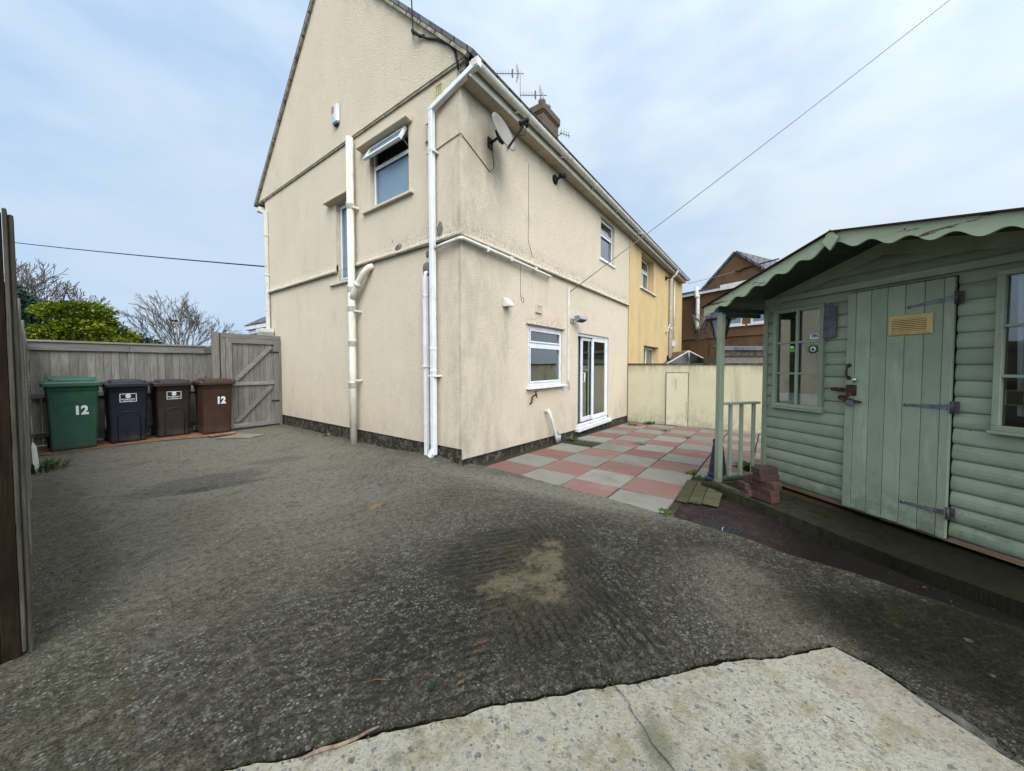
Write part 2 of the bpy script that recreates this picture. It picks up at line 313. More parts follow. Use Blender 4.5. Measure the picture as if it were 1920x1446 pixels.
    if kind == 'slab':
        c = g.mix(g.step(n1, .35, .65), (.030,.030,.019), (.052,.049,.032))
        c = g.mix(g.mul(g.step(n2, .45, .65), .7), c, (.022,.023,.012)); c = g.mix(g.mul(g.step(g.noise(P, 3.5, 6, .7), .52, .66), .6), c, (.045,.05,.012))
        c = g.mix(g.mul(g.step(g.noise(P, 26, 6, .85), .54, .66), .55), c, (.10,.092,.058)); c = g.mix(g.mul(g.step(g.noise(g.mp(P, loc=(3,3,3)), 18, 6, .85), .52, .64), .6), c, (.008,.008,.005))
        br = g.ell(P, (4.45,-.32), (.35,.08), -2.2, (1.2,.5), .4, 6); c = g.mix(g.mul(br, .6), c, (.13,.075,.025))
        dk = g.step(g.m('SUBTRACT', y, g.mul(n1, .5)), -.3, -1.0); c = g.mix(g.mul(dk, .75), c, (.010,.010,.006))
        return g.out(c, .9, g.bump(g.m('ADD', n2, g.mul(n3, .6)), .9, .016), spec=.02)
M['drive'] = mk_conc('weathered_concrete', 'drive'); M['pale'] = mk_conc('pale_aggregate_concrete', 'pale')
M['path'] = mk_conc('red_brown_screed', 'path'); M['slab'] = mk_conc('mossy_concrete', 'slab')

def mk_paver(name):
    g = G(name); P = g.pos(); r = g.rnd()
    base_ = g.ramp(r, [(0,(.190,.090,.075)), (.22,(.225,.115,.098)), (.449,(.165,.080,.068)), (.45,(.185,.178,.15)), (.75,(.23,.22,.185)), (1,(.16,.155,.132))], 'LINEAR')
    n = g.noise(P, 4, 6, .7); c = g.mix(g.mul(g.step(n, .42, .68), .5), base_, (.17,.145,.11))
    c = g.mix(g.mul(g.step(g.noise(P, 70, 4, .7), .52, .72), .4), c, (.08,.07,.055))
    c = g.mix(g.mul(g.step(g.noise(P, 2.2, 4, .6), .55, .72), .2), c, (.28,.26,.21)); c = g.mix(g.mul(g.step(g.noise(P, 1.4, 6, .7), .5, .7), .3), c, (.10,.095,.07)); c = g.mix(g.mul(g.step(g.noise(P, 95, 4, .8), .54, .68), .3), c, (.30,.28,.24))
    return g.out(c, .9, g.bump(g.m('ADD', g.noise(P, 40, 5, .7), g.mul(n, .6)), .5, .008), spec=.05)
M['paver'] = mk_paver('paving_slab')
M['soil'] = plain('joint_dirt', (.045,.038,.026), .95, var=.3, sc=20, bump=.6)
M['terra'] = plain('old_terracotta', (.26,.135,.075), .9, var=.25, sc=10, bump=.5, dirt=((.14,.10,.07), .6))
M['ground'] = plain('rough_grass_ground', (.07,.08,.035), .95, var=.3, sc=2, bump=.5)

def mk_plinth():
    g = G('tarred_plinth'); P = g.pos(); n = g.noise(P, 13, 7, .8)
    c = g.ramp(n, [(.34,(.012,.012,.011)), (.50,(.045,.040,.032)), (.64,(.19,.16,.115))])
    return g.out(c, .8, g.bump(n, 1., .03))
M['plinth'] = mk_plinth()

def mk_wood(name, cols, along='z', sc=1., grain=.6, bump=.5, knots=True, green=.25):
    g = G(name); P = g.ob(); r = g.rnd()
    s = {'x':(.12,1,1), 'y':(1,.12,1), 'z':(1,1,.10)}[along]
    off = g.n('ShaderNodeCombineXYZ'); g.set(off.inputs[0], g.mul(r, 37.)); g.set(off.inputs[1], g.mul(r, 11.)); g.set(off.inputs[2], g.mul(r, 23.))
    va = g.n('ShaderNodeVectorMath', operation='ADD'); g.set(va.inputs[0], P); g.set(va.inputs[1], off.outputs[0]); Q = va.outputs[0]
    gr = g.noise(g.mp(Q, s), 26*sc, 6, .65, .6); fi = g.noise(g.mp(Q, tuple(v*(1 if v == 1 else .4) for v in s)), 120*sc, 4, .7)
    c = g.ramp(gr, [(.28, cols[0]), (.5, cols[1]), (.72, cols[2])])
    c = g.mix(g.m('MULTIPLY_ADD', r, .55, -.05), c, tuple(v*.55 for v in cols[0]))
    c = g.mix(g.mul(g.step(fi, .52, .72), grain), c, tuple(v*.4 for v in cols[0]))
    if knots:
        kd = g.vor(g.mp(Q, tuple(v if v == 1 else v*3.2 for v in s)), 3.4); c = g.mix(g.mul(g.step(kd, .10, .03), .75), c, tuple(v*.3 for v in cols[0]))
    c = g.mix(g.mul(g.step(g.noise(P, 1.7, 5, .7), .5, .75), green), c, (.10,.115,.055))
    return g.out(c, .85, g.bump(g.m('ADD', gr, g.mul(fi, .6)), bump, .006), spec=.05)
GREY = [(.146,.129,.108), (.222,.202,.175), (.303,.281,.247)]
M['fence'] = mk_wood('weathered_boards', GREY); M['fencex'] = mk_wood('weathered_rail', [(.15,.138,.12),(.235,.22,.195),(.31,.29,.26)], 'x')
M['fencey'] = mk_wood('weathered_side_rail', [(.085,.075,.062),(.135,.120,.10),(.20,.18,.152)], 'y')
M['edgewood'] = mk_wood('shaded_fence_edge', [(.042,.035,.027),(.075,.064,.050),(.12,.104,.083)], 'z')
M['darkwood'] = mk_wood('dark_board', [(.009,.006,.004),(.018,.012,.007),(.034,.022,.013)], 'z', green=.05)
M['ramp'] = mk_wood('mossy_board', [(.045,.045,.022),(.085,.08,.042),(.14,.128,.075)], 'y', green=.6)
M['bearer'] = mk_wood('raw_bearer', [(.14,.085,.05),(.22,.14,.085),(.30,.20,.125)], 'x', green=.15)

def mk_paint(name, c1, c2, under, peel, rough=.55, along=None):
    st_ = {'x':(.2,1,1), 'z':(1,1,.15), None:(1,1,1)}[along]
    g = G(name); P = g.ob(); r = g.rnd(); n = g.noise(P, 3, 6, .65)
    c = g.mix(g.step(n, .3, .7), c1, c2); c = g.mix(g.m('MULTIPLY_ADD', r, .55, 0), c, tuple(v*.68 for v in c1)); c = g.mix(g.mul(g.step(g.noise(g.mp(P, (1,1,.5)), 5, 7, .75), .5, .7), .4), c, tuple(v*.62 for v in c1)); c = g.mix(g.mul(g.step(g.noise(g.mp(P, st_), 9, 6, .7), .54, .7), .35), c, tuple(min(1, v*1.3) for v in c2))
    st = {'x':(.12,1,1), 'z':(1,1,.1), None:(1,1,1)}[along]
    gr = g.noise(g.mp(P, st), 40, 6, .7)
    c = g.mix(g.mul(g.step(gr, .5, .75), .30), c, tuple(v*.5 for v in c1))
    zz_ = g.xyz(P)[2]; lowm = g.mul(g.step(zz_, .50, .10), g.step(g.noise(P, 9, 6, .75), .40, .62)); c = g.mix(g.mul(lowm, .5), c, (.085,.10,.048))
    nl = g.step(g.vor(g.mp(P, (1,1,1), (.37,.1,.2)), 8.5, rand=1), .052, .03); c = g.mix(g.mul(nl, .8), c, (.035,.03,.022))   # nail heads
    c = g.mix(g.mul(g.step(g.noise(P, 7, 6, .75), .62, .78), .35), c, (.33,.35,.25))
    if peel: c = g.mix(g.step(g.noise(g.mp(P, st), 16, 6, .75), .70-peel, .72-peel), c, under)
    return g.out(c, rough, g.bump(g.m('ADD', gr, g.mul(n, .4)), .35, .004), spec=.18)
M['shed'] = mk_paint('sage_green_paint', (.250,.290,.202), (.308,.350,.248), (.12,.08,.05), 0, .5, 'x')
M['sheddoor'] = mk_paint('sage_green_door_paint', (.270,.318,.220), (.318,.366,.258), (.12,.08,.05), 0, .5, 'z')
M['shedtrim'] = mk_paint('sage_green_trim_paint', (.250,.290,.202), (.308,.350,.248), (.12,.08,.05), .02, .5, 'z')
M['barge'] = mk_paint('pale_sage_bargeboard', (.37,.43,.285), (.44,.49,.335), (.14,.065,.035), .10, .6, 'x')
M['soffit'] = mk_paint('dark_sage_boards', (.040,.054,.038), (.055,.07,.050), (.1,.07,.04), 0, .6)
M['felt'] = plain('brown_felt', (.045,.022,.018), .9, var=.3, sc=20, bump=.6)
M['upvc'] = plain('white_upvc', (.72,.72,.72), .32, var=.05, sc=3, spec=.4, dirt=((.40,.36,.28), .45))
M['upvcdirty'] = plain('aged_white_upvc', (.66,.63,.555), .4, var=.07, sc=6, spec=.45, dirt=((.33,.29,.2), .6))
M['soffitw'] = plain('beige_soffit', (.52,.44,.33), .6, var=.1, sc=5, dirt=((.12,.11,.08), .6))
def mk_pipe():
    g = G('old_painted_pipe'); P = g.pos(); z = g.xyz(P)[2]
    c = g.mix(g.step(g.noise(P, 4, 5, .6), .35, .65), (.62,.57,.46), (.70,.67,.58))
    f = g.mul(g.step(g.noise(g.mp(P, (1,1,.45)), 8, 6, .75), .55, .66), g.step(z, 2.95, 1.2))
    c = g.mix(g.mul(f, .85), c, g.mix(g.noise(P, 30, 4), (.42,.16,.03), (.50,.30,.10)))
    c = g.mix(g.mul(g.step(g.noise(g.mp(P,(1,1,.3)), 12, 6, .7), .52, .7), .4), c, (.25,.23,.18))
    return g.out(c, .55, g.bump(g.noise(P, 40, 4), .25, .004))
M['pipe'] = mk_pipe()
M['metal'] = plain('galvanised_hinge', (.20,.205,.235), .5, .55, .25, 25, .3, dirt=((.16,.07,.03), .6))
M['rust'] = plain('rusty_iron', (.085,.042,.027), .8, .15, .4, 40, .6)
M['hingeplate'] = plain('rusting_hinge_plate', (.095,.085,.085), .7, .2, .3, 30, .5, dirt=((.10,.045,.025), .8))
M['chrome'] = plain('chrome', (.7,.7,.72), .15, 1, .05)
M['black'] = plain('black_plastic', (.018,.018,.02), .45, 0, .2, 10)
M['rubber'] = plain('rubber_black', (.02,.02,.02), .8, 0, .2, 10)
M['iron'] = plain('blue_black_cast_iron', (.040,.048,.075), .45, .1, .25, 14, .15, dirt=((.12,.12,.12), .3))
M['greyplastic'] = plain('grey_plastic', (.30,.31,.33), .4, 0, .1)
M['dish'] = plain('dish_grey', (.25,.225,.20), .55, 0, .08, 4, dirt=((.2,.18,.15), .4))
M['yvent'] = plain('yellowed_plastic', (.62,.44,.19), .5, 0, .1, 8, dirt=((.32,.2,.07), .5))
M['yvent2'] = plain('olive_cream_plastic', (.50,.44,.24), .5, 0, .1, 8)
M['dark'] = plain('dark_void', (.008,.008,.008), .9, 0, .1)
M['room'] = plain('dim_room_wall', (.10,.10,.09), .9, 0, .2, 1)
M['white'] = plain('white_print', (.75,.76,.77), .5, 0, .04)
M['red'] = plain('red_print', (.50,.19,.15), .5, 0, .1)
M['bluegrey'] = plain('blue_grey_print', (.36,.48,.55), .5, 0, .05)
M['navyprint'] = plain('navy_print', (.03,.04,.16), .5)
M['greenprint'] = plain('green_print', (.035,.17,.07), .5)
M['lime'] = plain('lime_print', (.14,.38,.03), .5)
M['gold'] = plain('gold_print', (.50,.33,.07), .5)
M['slate_pl'] = plain('slate_plaque', (.105,.105,.13), .7, 0, .25, 18, .6, dirt=((.19,.19,.2), .5))
M['curtain'] = plain('pale_curtain', (.80,.78,.82), .9, 0, .08)
M['mortar'] = plain('grey_mortar', (.17,.155,.125), .95, 0, .25, 25, .8)
M['cable'] = plain('black_cable', (.02,.02,.022), .6)
M['greycable'] = plain('grey_cable', (.16,.155,.145), .6)
M['whitecable'] = plain('whitish_cable', (.45,.44,.42), .6)
M['alu'] = plain('dull_aluminium', (.30,.30,.33), .4, .7)
M['antenna'] = plain('violet_grey_antenna', (.07,.06,.10), .5, .4)
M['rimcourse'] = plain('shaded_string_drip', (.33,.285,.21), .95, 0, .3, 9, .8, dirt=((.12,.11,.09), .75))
M['lead'] = plain('weathered_felt_roof', (.11,.11,.12), .8, 0, .3, 4, .4, dirt=((.3,.3,.3), .4))
M['timberdark'] = plain('old_brown_fascia', (.085,.065,.05), .9, 0, .4, 8, .5)
for k, c in dict(green=(.026,.090,.056), navy=(.008,.011,.021), brown=(.027,.016,.014), rust=(.050,.023,.014)).items():
    g = G(k + '_bin_plastic'); P = g.ob(); n = g.noise(P, 5, 6, .7)
    col = g.mix(g.step(n, .35, .7), tuple(v*.82 for v in c), tuple(v*1.12 for v in c))
    col = g.mix(g.mul(g.step(g.noise(g.mp(P, (1,1,.25)), 14, 6, .7), .55, .75), .3), col, tuple(v*1.5+.02 for v in c))
    sc_n = g.noise(g.mp(P, (3,1,.5), rot=(0,.5,0)), 22, 6, .8); col = g.mix(g.mul(g.step(sc_n, .60, .72), .35), col, tuple(v*2.2+.05 for v in c)); z = g.xyz(P)[2]; col = g.mix(g.mul(g.step(z, .22, .02), .55, g.step(g.noise(P, 9, 5, .7), .35, .6)), col, (.09,.08,.06))
    M['bin_'+k] = g.out(col, g.ramp(n, [(.3,.42),(.7,.6)]), g.bump(g.noise(P, 150, 3), .12, .002), spec=.4)
def mk_brick(name, c1, c2, mort=None, sc=1):
    g = G(name); P = g.ob() if mort is None else g.pos()
    n = g.noise(P, 30, 5, .7); o = g.orn()
    if mort is None:
        c = g.mix(o, c1, c2); c = g.mix(g.mul(g.step(n, .4, .7), .6), c, tuple(v*.45 for v in c1))
    else:
        bt = g.n('ShaderNodeTexBrick'); v = g.n('ShaderNodeCombineXYZ'); x, y, z = g.xyz(P); g.set(v.inputs[0], g.m('ADD', x, y)); g.set(v.inputs[1], z)
        g.set(bt.inputs['Vector'], v.outputs[0]); bt.inputs['Scale'].default_value = 1; bt.inputs['Brick Width'].default_value = .225; bt.inputs['Row Height'].default_value = .075
        bt.inputs['Mortar Size'].default_value = .006
        g.set(bt.inputs['Color1'], c1); g.set(bt.inputs['Color2'], c2); g.set(bt.inputs['Mortar'], mort)
        c = g.mix(g.mul(g.step(n, .42, .66), .6), bt.outputs[0], tuple(v*.4 for v in c1))
    return g.out(c, .92, g.bump(n, .7, .006), spec=.05)
M['brick'] = mk_brick('loose_brick', (.115,.064,.048), (.075,.045,.036)); M['stack'] = mk_brick('chimney_brick', (.165,.115,.08), (.125,.09,.068), (.13,.115,.095))
def mk_slate(name, rot=0):
    g = G(name); P = g.ob()
    bt = g.n('ShaderNodeTexBrick'); g.set(bt.inputs['Vector'], P); bt.inputs['Scale'].default_value = 1; bt.inputs['Brick Width'].default_value = .26; bt.inputs['Row Height'].default_value = .22
    bt.inputs['Mortar Size'].default_value = .012
    g.set(bt.inputs['Color1'], (.10,.095,.105)); g.set(bt.inputs['Color2'], (.17,.165,.18)); g.set(bt.inputs['Mortar'], (.03,.03,.03))
    return g.out(g.mix(g.mul(g.step(g.noise(P, 8, 5, .7), .45, .7), .5), bt.outputs[0], (.11,.085,.07)), .75, g.bump(bt.outputs[1], .6, .02))
M['slate'] = mk_slate('roof_slate')

def mk_glass(name, tint, fac0=.12, rough=.02, gain=1.6):
    g = G(name); nt = g.t; nt.nodes.remove(g.b)
    tr = g.n('ShaderNodeBsdfTransparent'); g.set(tr.inputs[0], tint); gl = g.n('ShaderNodeBsdfGlossy'); g.set(gl.inputs[0], (.85,.9,.92)); gl.inputs['Roughness'].default_value = rough
    P = g.pos(); bp = g.bump(g.noise(P, 1.8, 2), .03, .05); g.set(gl.inputs['Normal'], bp)
    fr = g.n('ShaderNodeFresnel'); fr.inputs[0].default_value = 1.5
    f = g.m('MINIMUM', g.m('MULTIPLY_ADD', fr.outputs[0], gain, fac0), 1.)
    mx = g.n('ShaderNodeMixShader'); g.set(mx.inputs[0], f); nt.links.new(tr.outputs[0], mx.inputs[1]); nt.links.new(gl.outputs[0], mx.inputs[2])
    nt.links.new(mx.outputs[0], nt.nodes['Material Output'].inputs[0]); return g.mat
M['glass'] = mk_glass('clear_glazing', (.72,.76,.74), .16)
M['shedglass'] = mk_glass('shed_glazing', (.85,.87,.85), .06, .02, 1.3)
M['roofglass'] = mk_glass('conservatory_glazing', (.42,.47,.53), .04, .2, .5)
def mk_obscure():
    g = G('obscured_glass'); P = g.pos(); n = g.noise(g.mp(P, (40,40,1.2)), 1.2, 3, .6)
    c = g.mix(n, (.13,.20,.27), (.19,.27,.345))  # blue base: the sky's reflection is put into the pane colour
    return g.out(c, .22, g.bump(n, .35, .006), spec=.6)
M['obscure'] = mk_obscure()

def mk_leaf(name, a, b, c):
    g = G(name); r = g.rnd(); P = g.pos()
    col = g.ramp(g.m('MULTIPLY_ADD', g.noise(P, 1.1, 4, .6), .6, g.mul(r, .4)), [(.25, a), (.5, b), (.75, c)])
    return g.out(col, .6, spec=.1)
M['gold_leaf'] = mk_leaf('golden_conifer_leaf', (.030,.055,.006), (.105,.135,.008), (.22,.225,.015))
M['dark_leaf'] = mk_leaf('dark_evergreen_leaf', (.012,.035,.022), (.025,.06,.04), (.04,.08,.055))
M['shrub_leaf'] = mk_leaf('grey_green_leaf', (.03,.05,.035), (.05,.075,.055), (.08,.10,.08))
M['weed'] = mk_leaf('weed_leaf', (.03,.055,.012), (.05,.09,.018), (.10,.12,.04))
M['straw'] = mk_leaf('dry_leaf', (.060,.028,.014), (.09,.045,.02), (.14,.08,.036))
M['bark'] = plain('bare_bark', (.17,.145,.125), .95, 0, .3, 10, .5); M['twig'] = plain('bare_twig', (.15,.125,.11), .95, 0, .3, 6)
M['moss'] = plain('moss_green', (.012,.035,.006), .95, 0, .3, 40, .8)

# ------------------------------------------------------------------ setting: ground, drive, path, patio
def rough_poly(pts, step=.12, amp=.012, seed=0):             # a polygon outline with an uneven, broken edge
    out = []; n = len(pts)
    for i in range(n):
        a = Vector(pts[i]); b = Vector(pts[(i+1) % n]); L = (b-a).length; k = max(1, int(L/step))
        t = (b-a).normalized(); nn = Vector((-t.y, t.x))
        for j in range(k):
            p = a + (b-a)*j/k; out.append(p + nn*amp*2*(mnoise.noise(Vector((p.x*3.1+seed, p.y*3.1, 0))) + .6*mnoise.noise(Vector((p.x*11+seed, p.y*11, 3))) + .45*mnoise.noise(Vector((p.x*34+seed, p.y*34, 9)))))
    return out
def sheet(name, poly, zf, thick, mat, kind='structure', grid=.14, parent=None):
    xs = [p[0] for p in poly]; ys = [p[1] for p in poly]; pts = [Vector((p[0], p[1])) for p in poly]; n = len(pts)
    edges = [(i, (i+1) % n) for i in range(n)]
    x = min(xs) + grid/2
    while x < max(xs):
        y = min(ys) + grid/2
        while y < max(ys): pts.append(Vector((x + random.uniform(-.3,.3)*grid, y + random.uniform(-.3,.3)*grid))); y += grid
        x += grid
    V, E_, F, *_ = delaunay_2d_cdt(pts, edges, [], 1, 1e-5)
    mb = MB(); mb.add([(v.x, v.y, zf(v.x, v.y)) for v in V], F, smooth=True, rnd=.5)
    m = len(poly)
    sk = [(p[0], p[1], zf(p[0], p[1])) for p in poly] + [(p[0], p[1], zf(p[0], p[1])-thick) for p in poly]
    mb.add(sk, [(i, (i+1) % m, m+(i+1) % m, m+i) for i in range(m)], rnd=.5)
    return mb.build(name, mat, parent, kind=kind, recalc=False)
gm = MB(); gm.box(-250, 250, -250, 300, -1.2, -.32); gm.build('ground', M['ground'], kind='structure')
def zdrive(x, y):
    return .095*math.exp(-((x-3.2)**2+(y-3.6)**2)/.9)/(1+math.exp(-(y-3.48)/.10)) + .02*math.exp(-((x-3.3)**2)/.2)*min(1, max(0, (y-3.3)/3)) + .006*mnoise.noise(Vector((x*1.3, y*1.3, 0))) + .003*mnoise.noise(Vector((x*6, y*6, 5)))
# the edge between the old drive and the pale slab in front
SEAM = [(-1.2,2.6),(-.25,1.95),(.354,1.446),(.70,1.163),(1.167,.765),(1.417,.525),(1.704,.262),(2.245,-.252)]
SEAM2 = [(2.225,-.40),(2.08,-.56),(1.95,-.73),(1.72,-1.15),(1.45,-1.8)]
dr = [(-1.2,2.6)] + SEAM[1:] + SEAM2 + [(1.4,-2.4),(2.55,-2.6),(2.80,-1.75),(2.965,-1.07),(3.08,-.64),(3.16,-.19),(3.28,.2),(3.37,.8),(3.42,1.3),(3.46,1.9),(3.53,2.55),(3.57,3.1),(3.50,3.30),(3.46,9.7),(2.3,10.5),(-.5,10.5),(-.6,2.6)]
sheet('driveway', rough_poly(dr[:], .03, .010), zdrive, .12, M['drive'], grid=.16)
off = lambda L, dx, dy: [(x+dx, y+dy) for x, y in L]
fo = off(SEAM, -.012, -.018) + off(SEAM2, -.05, -.02) + [(.6,-2.6),(-2.4,-2.4),(-3,1.2)]
sheet('front_slab', rough_poly(fo, .022, .008, 0), lambda x, y: .005 + .004*mnoise.noise(Vector((x*4, y*4, 1))), .1, M['pale'], grid=.12)
sheet('seam_bed', [(-4,3),(-1,2.9),(2.5,0),(2.4,-3),(-4,-3)], lambda x, y: -.055, .02, M['soil'], grid=.8)
M['blacksoil'] = plain('black_joint_dirt', (.010,.009,.007), 1, 0, .4, 40, .8, spec=0)
sheet('joint_dirt', off(SEAM, .02, .02) + off(SEAM2, .06, .0) + off(SEAM2[::-1], -.10, -.03) + off(SEAM[::-1], -.03, -.035), lambda x, y: -.006 + .004*mnoise.noise(Vector((x*14, y*14, 2))), .03, M['blacksoil'], grid=.05)
gv = MB()
for L_, wd_ in (([(.80,1.595),(.93,1.63),(1.08,1.67),(1.25,1.72),(1.385,1.745)], .0038), ([(.83,1.40),(.93,1.43),(1.02,1.45)], .0022), ([(2.75,3.0),(2.95,2.2),(3.0,1.4),(2.9,.6)], .0012)):
    P_ = []
    for (ax, ay), (bx, by) in zip(L_, L_[1:]):
        for k in range(6): t = k/6; P_.append(Vector((ax+(bx-ax)*t+random.uniform(-.004,.004), ay+(by-ay)*t+random.uniform(-.004,.004), 0)))
    for i in range(len(P_)-1):
        a_, b_ = P_[i], P_[i+1]; d_ = (b_-a_).normalized(); n_ = Vector((-d_.y, d_.x, 0))*wd_*random.uniform(.6,1.2)*min(1, .3+i/5, .3+(len(P_)-i)/5)
        zz = lambda v: Vector((v.x, v.y, zdrive(v.x, v.y)+.0015)); gv.quad(zz(a_-n_), zz(b_-n_), zz(b_+n_), zz(a_+n_))
gv.build('driveway_crack', M['soil'], kind='structure')
# a hairline crack across the pale slab
cr = MB(); pts = [(1.411,.513),(1.385,.455),(1.37,.43),(1.335,.405),(1.30,.345),(1.265,.315),(1.235,.25),(1.20,.20),(1.17,.09),(1.12,0)]
for i in range(len(pts)-1):
    (ax, ay), (bx, by) = pts[i], pts[i+1]; w = .0011 + .0010*random.random()
    nx, ny = -(by-ay), bx-ax; l = math.hypot(nx, ny); nx, ny = nx/l*w, ny/l*w
    cr.quad((ax-nx, ay-ny, .0115), (bx-nx, by-ny, .0115), (bx+nx, by+ny, .0115), (ax+nx, ay+ny, .0115))
cr.build('slab_crack', M['soil'], kind='structure')
# broken cement fillet along the right of the pale slab
sheet('cement_fillet', rough_poly([(2.155,-.42),(2.175,-.425),(2.07,-.585),(1.955,-.76),(1.76,-1.12),(1.715,-1.10),(1.905,-.74),(2.03,-.575)], .03, .008, 3), lambda x, y: .004+.016*mnoise.noise(Vector((x*9,y*9,2))), .06, plain('dirty_cement', (.075,.07,.06), .95, 0, .4, 22, .9, dirt=((.012,.012,.008), 1.)), grid=.04)
zpat = lambda x: -.012 - .030*(x-3.4)
sheet('path', [(3.0,-3.2),(2.4,-3.2),(2.7,-1.6),(3.1,.25),(3.30,.80),(4.0,.80),(4.75,.75),(4.9,.0),(4.5,-3.2)], lambda x, y: -.05 + .006*mnoise.noise(Vector((x*3, y*3, 0))), .1, M['path'])
sheet('patio_bed', [(3.3,3.4),(3.28,.70),(4.6,.70),(4.75,-1.6),(9.95,-1.6),(9.95,3.4)], lambda x, y: zpat(x)-.022, .1, M['soil'], grid=.5)
pv = MB(); YS = [3.085,2.495,1.905,1.335,.765,.19,-.385,-.96]
for j in range(7):
    x = 3.46 + (-.12 if j >= 2 else 0) - (.02*j); k = 0
    while x < 9.8:
        w = .57 if x < 8.9 else .57
        x1 = min(x+w, 9.9)
        if not (j >= 4 and x < 4.45):
            red = (k + j) % 2 == 0
            if j == 6 and random.random() < .3: red = not red
            if x1 - x > .2 and not (j == 0 and 5.72 < x < 6.2):
                r = random.uniform(0, .44) if red else random.uniform(.46, 1)
                g_ = random.uniform(.003, .006); gy = random.uniform(.007, .012); t = [random.uniform(-.005, .005) for _ in range(4)]; h = random.uniform(-.006, .005)
                co = [(x+g_, YS[j+1]+gy), (x1-g_, YS[j+1]+gy), (x1-g_, YS[j]-gy), (x+g_, YS[j]-gy)]
                top = [(a, b, zpat(a)+h+t[q]) for q, (a, b) in enumerate(co)]
                pv.add([(a, b, c-.05) for a, b, c in top] + top, [(4,5,6,7),(0,1,5,4),(1,2,6,5),(2,3,7,6),(3,0,4,7)], rnd=r)
        x = x1; k += 1
pv.build('patio', M['paver'], kind='structure', bevel=.004)
ter = MB()
for i in range(9):
    x0 = -.02 + i*.272; ter.add([(x0, 8.74-(.45*max(0,(x0-1.3))/1.1), .012), (x0+.266, 8.74-(.45*max(0,(x0-1.034))/1.1), .010), (x0+.266, 9.72, .012), (x0, 9.72, .012)], [(0,1,2,3)])
ter.build('tile_strip', M['terra'], kind='structure')

# ------------------------------------------------------------------ panels with openings
def panel(mb, o, u, v, u0, u1, v0, v1, holes, depth, nrm):
    """flat wall in the u,v plane at point o with rectangular holes, each with reveals `depth` deep along -nrm"""
    o, u, v, nrm = Vector(o), Vector(u), Vector(v), Vector(nrm)
    us = sorted({u0, u1} | {min(max(h[i], u0), u1) for h in holes for i in (0, 1)}); vs = sorted({v0, v1} | {min(max(h[i], v0), v1) for h in holes for i in (2, 3)})
    P = lambda a, b, d=0: o + u*a + v*b - nrm*d
    for a, b in zip(us, us[1:]):
        for c, d in zip(vs, vs[1:]):
            if any(h[0] <= (a+b)/2 <= h[1] and h[2] <= (c+d)/2 <= h[3] for h in holes): continue
            mb.quad(P(a,c), P(b,c), P(b,d), P(a,d), rnd=.5)
    for h in holes:
        a, b, c, d = max(h[0],u0), min(h[1],u1), max(h[2],v0), min(h[3],v1); dp = h[4] if len(h) > 4 else depth
        mb.quad(P(a,c), P(a,d), P(a,d,dp), P(a,c,dp), rnd=.5); mb.quad(P(b,c), P(b,c,dp), P(b,d,dp), P(b,d), rnd=.5)
        if h[3] <= v1: mb.quad(P(a,d), P(b,d), P(b,d,dp), P(a,d,dp), rnd=.5)
        if h[2] >= v0: mb.quad(P(a,c), P(a,c,dp), P(b,c,dp), P(b,c), rnd=.5)
class Fr:                                                     # a wall-face frame: boxes given as (u0,u1,z0,z1,depth0,depth1), depth outwards
    def __init__(s, axis, at): s.axis = axis; s.at = at
    def box(s, mb, u0, u1, z0, z1, d0, d1, rnd=None):
        if s.axis == 'x': mb.box(s.at-d1, s.at-d0, u0, u1, z0, z1, rnd)
        else: mb.box(u0, u1, s.at-d1, s.at-d0, z0, z1, rnd)
    def p(s, u, z, d=0): return (s.at-d, u, z) if s.axis == 'x' else (u, s.at-d, z)
GX, RY = 3.32, 3.255
gab = Fr('x', GX); rear = Fr('y', RY)

house = thing('house', 'cream roughcast gabled semi-detached house with white gutters beside the concrete drive', 'house', (GX, RY, 0))
w = MB(); N = Vector
W2 = (5.88, 6.34, 2.84, 4.22, .13); W1 = (4.27, 5.25, 3.85, 4.80, .13)
panel(w, (GX,0,0), (0,1,0), (0,0,1), RY, 9.5, .24, 3.03, [W2], .13, (-1,0,0))
panel(w, (GX-.02,0,0), (0,1,0), (0,0,1), RY-.02, 9.52, 3.03, 5.19, [W1, W2], .13, (-1,0,0))
KW = (4.89, 6.07, .99, 2.015, .07); PD = (6.76, 8.50, .03, 2.03, .09); UW = (7.89, 8.77, 3.83, 4.80, .11)
panel(w, (0,RY,0), (1,0,0), (0,0,1), GX, 9.93, .11, 3.03, [KW, PD], .08, (0,-1,0))
panel(w, (0,RY-.02,0), (1,0,0), (0,0,1), GX-.02, 9.93, 3.03, 4.99, [UW], .1, (0,-1,0))
w.quad((GX,RY,.11), (GX,RY,.105), (6.76,RY,.0), (6.76,RY,.11), rnd=.5); w.quad((8.5,RY,.11), (8.5,RY,-.04), (9.93,RY,-.07), (9.93,RY,.11), rnd=.5)
# the front and far faces, out of sight
w.quad((GX,9.5,0), (9.93,9.5,0), (9.93,9.5,5), (GX,9.5,5)); w.quad((GX-.02,RY-.02,3.03), (GX,RY,3.03), (GX,9.5,3.03), (GX-.02,9.52,3.03))
wall = w.build('wall', M['cream'], house, recalc=False)
gb = MB(); yR, yL, yA, zA = 3.12, 9.80, 6.47, 8.46
gb.ext([(GX-.055, yR, 5.17), (GX-.055, yL, 5.17), (GX-.055, yA, zA)], (.09, 0, 0), rnd=.5)
gb.build('gable', M['cream'], house)
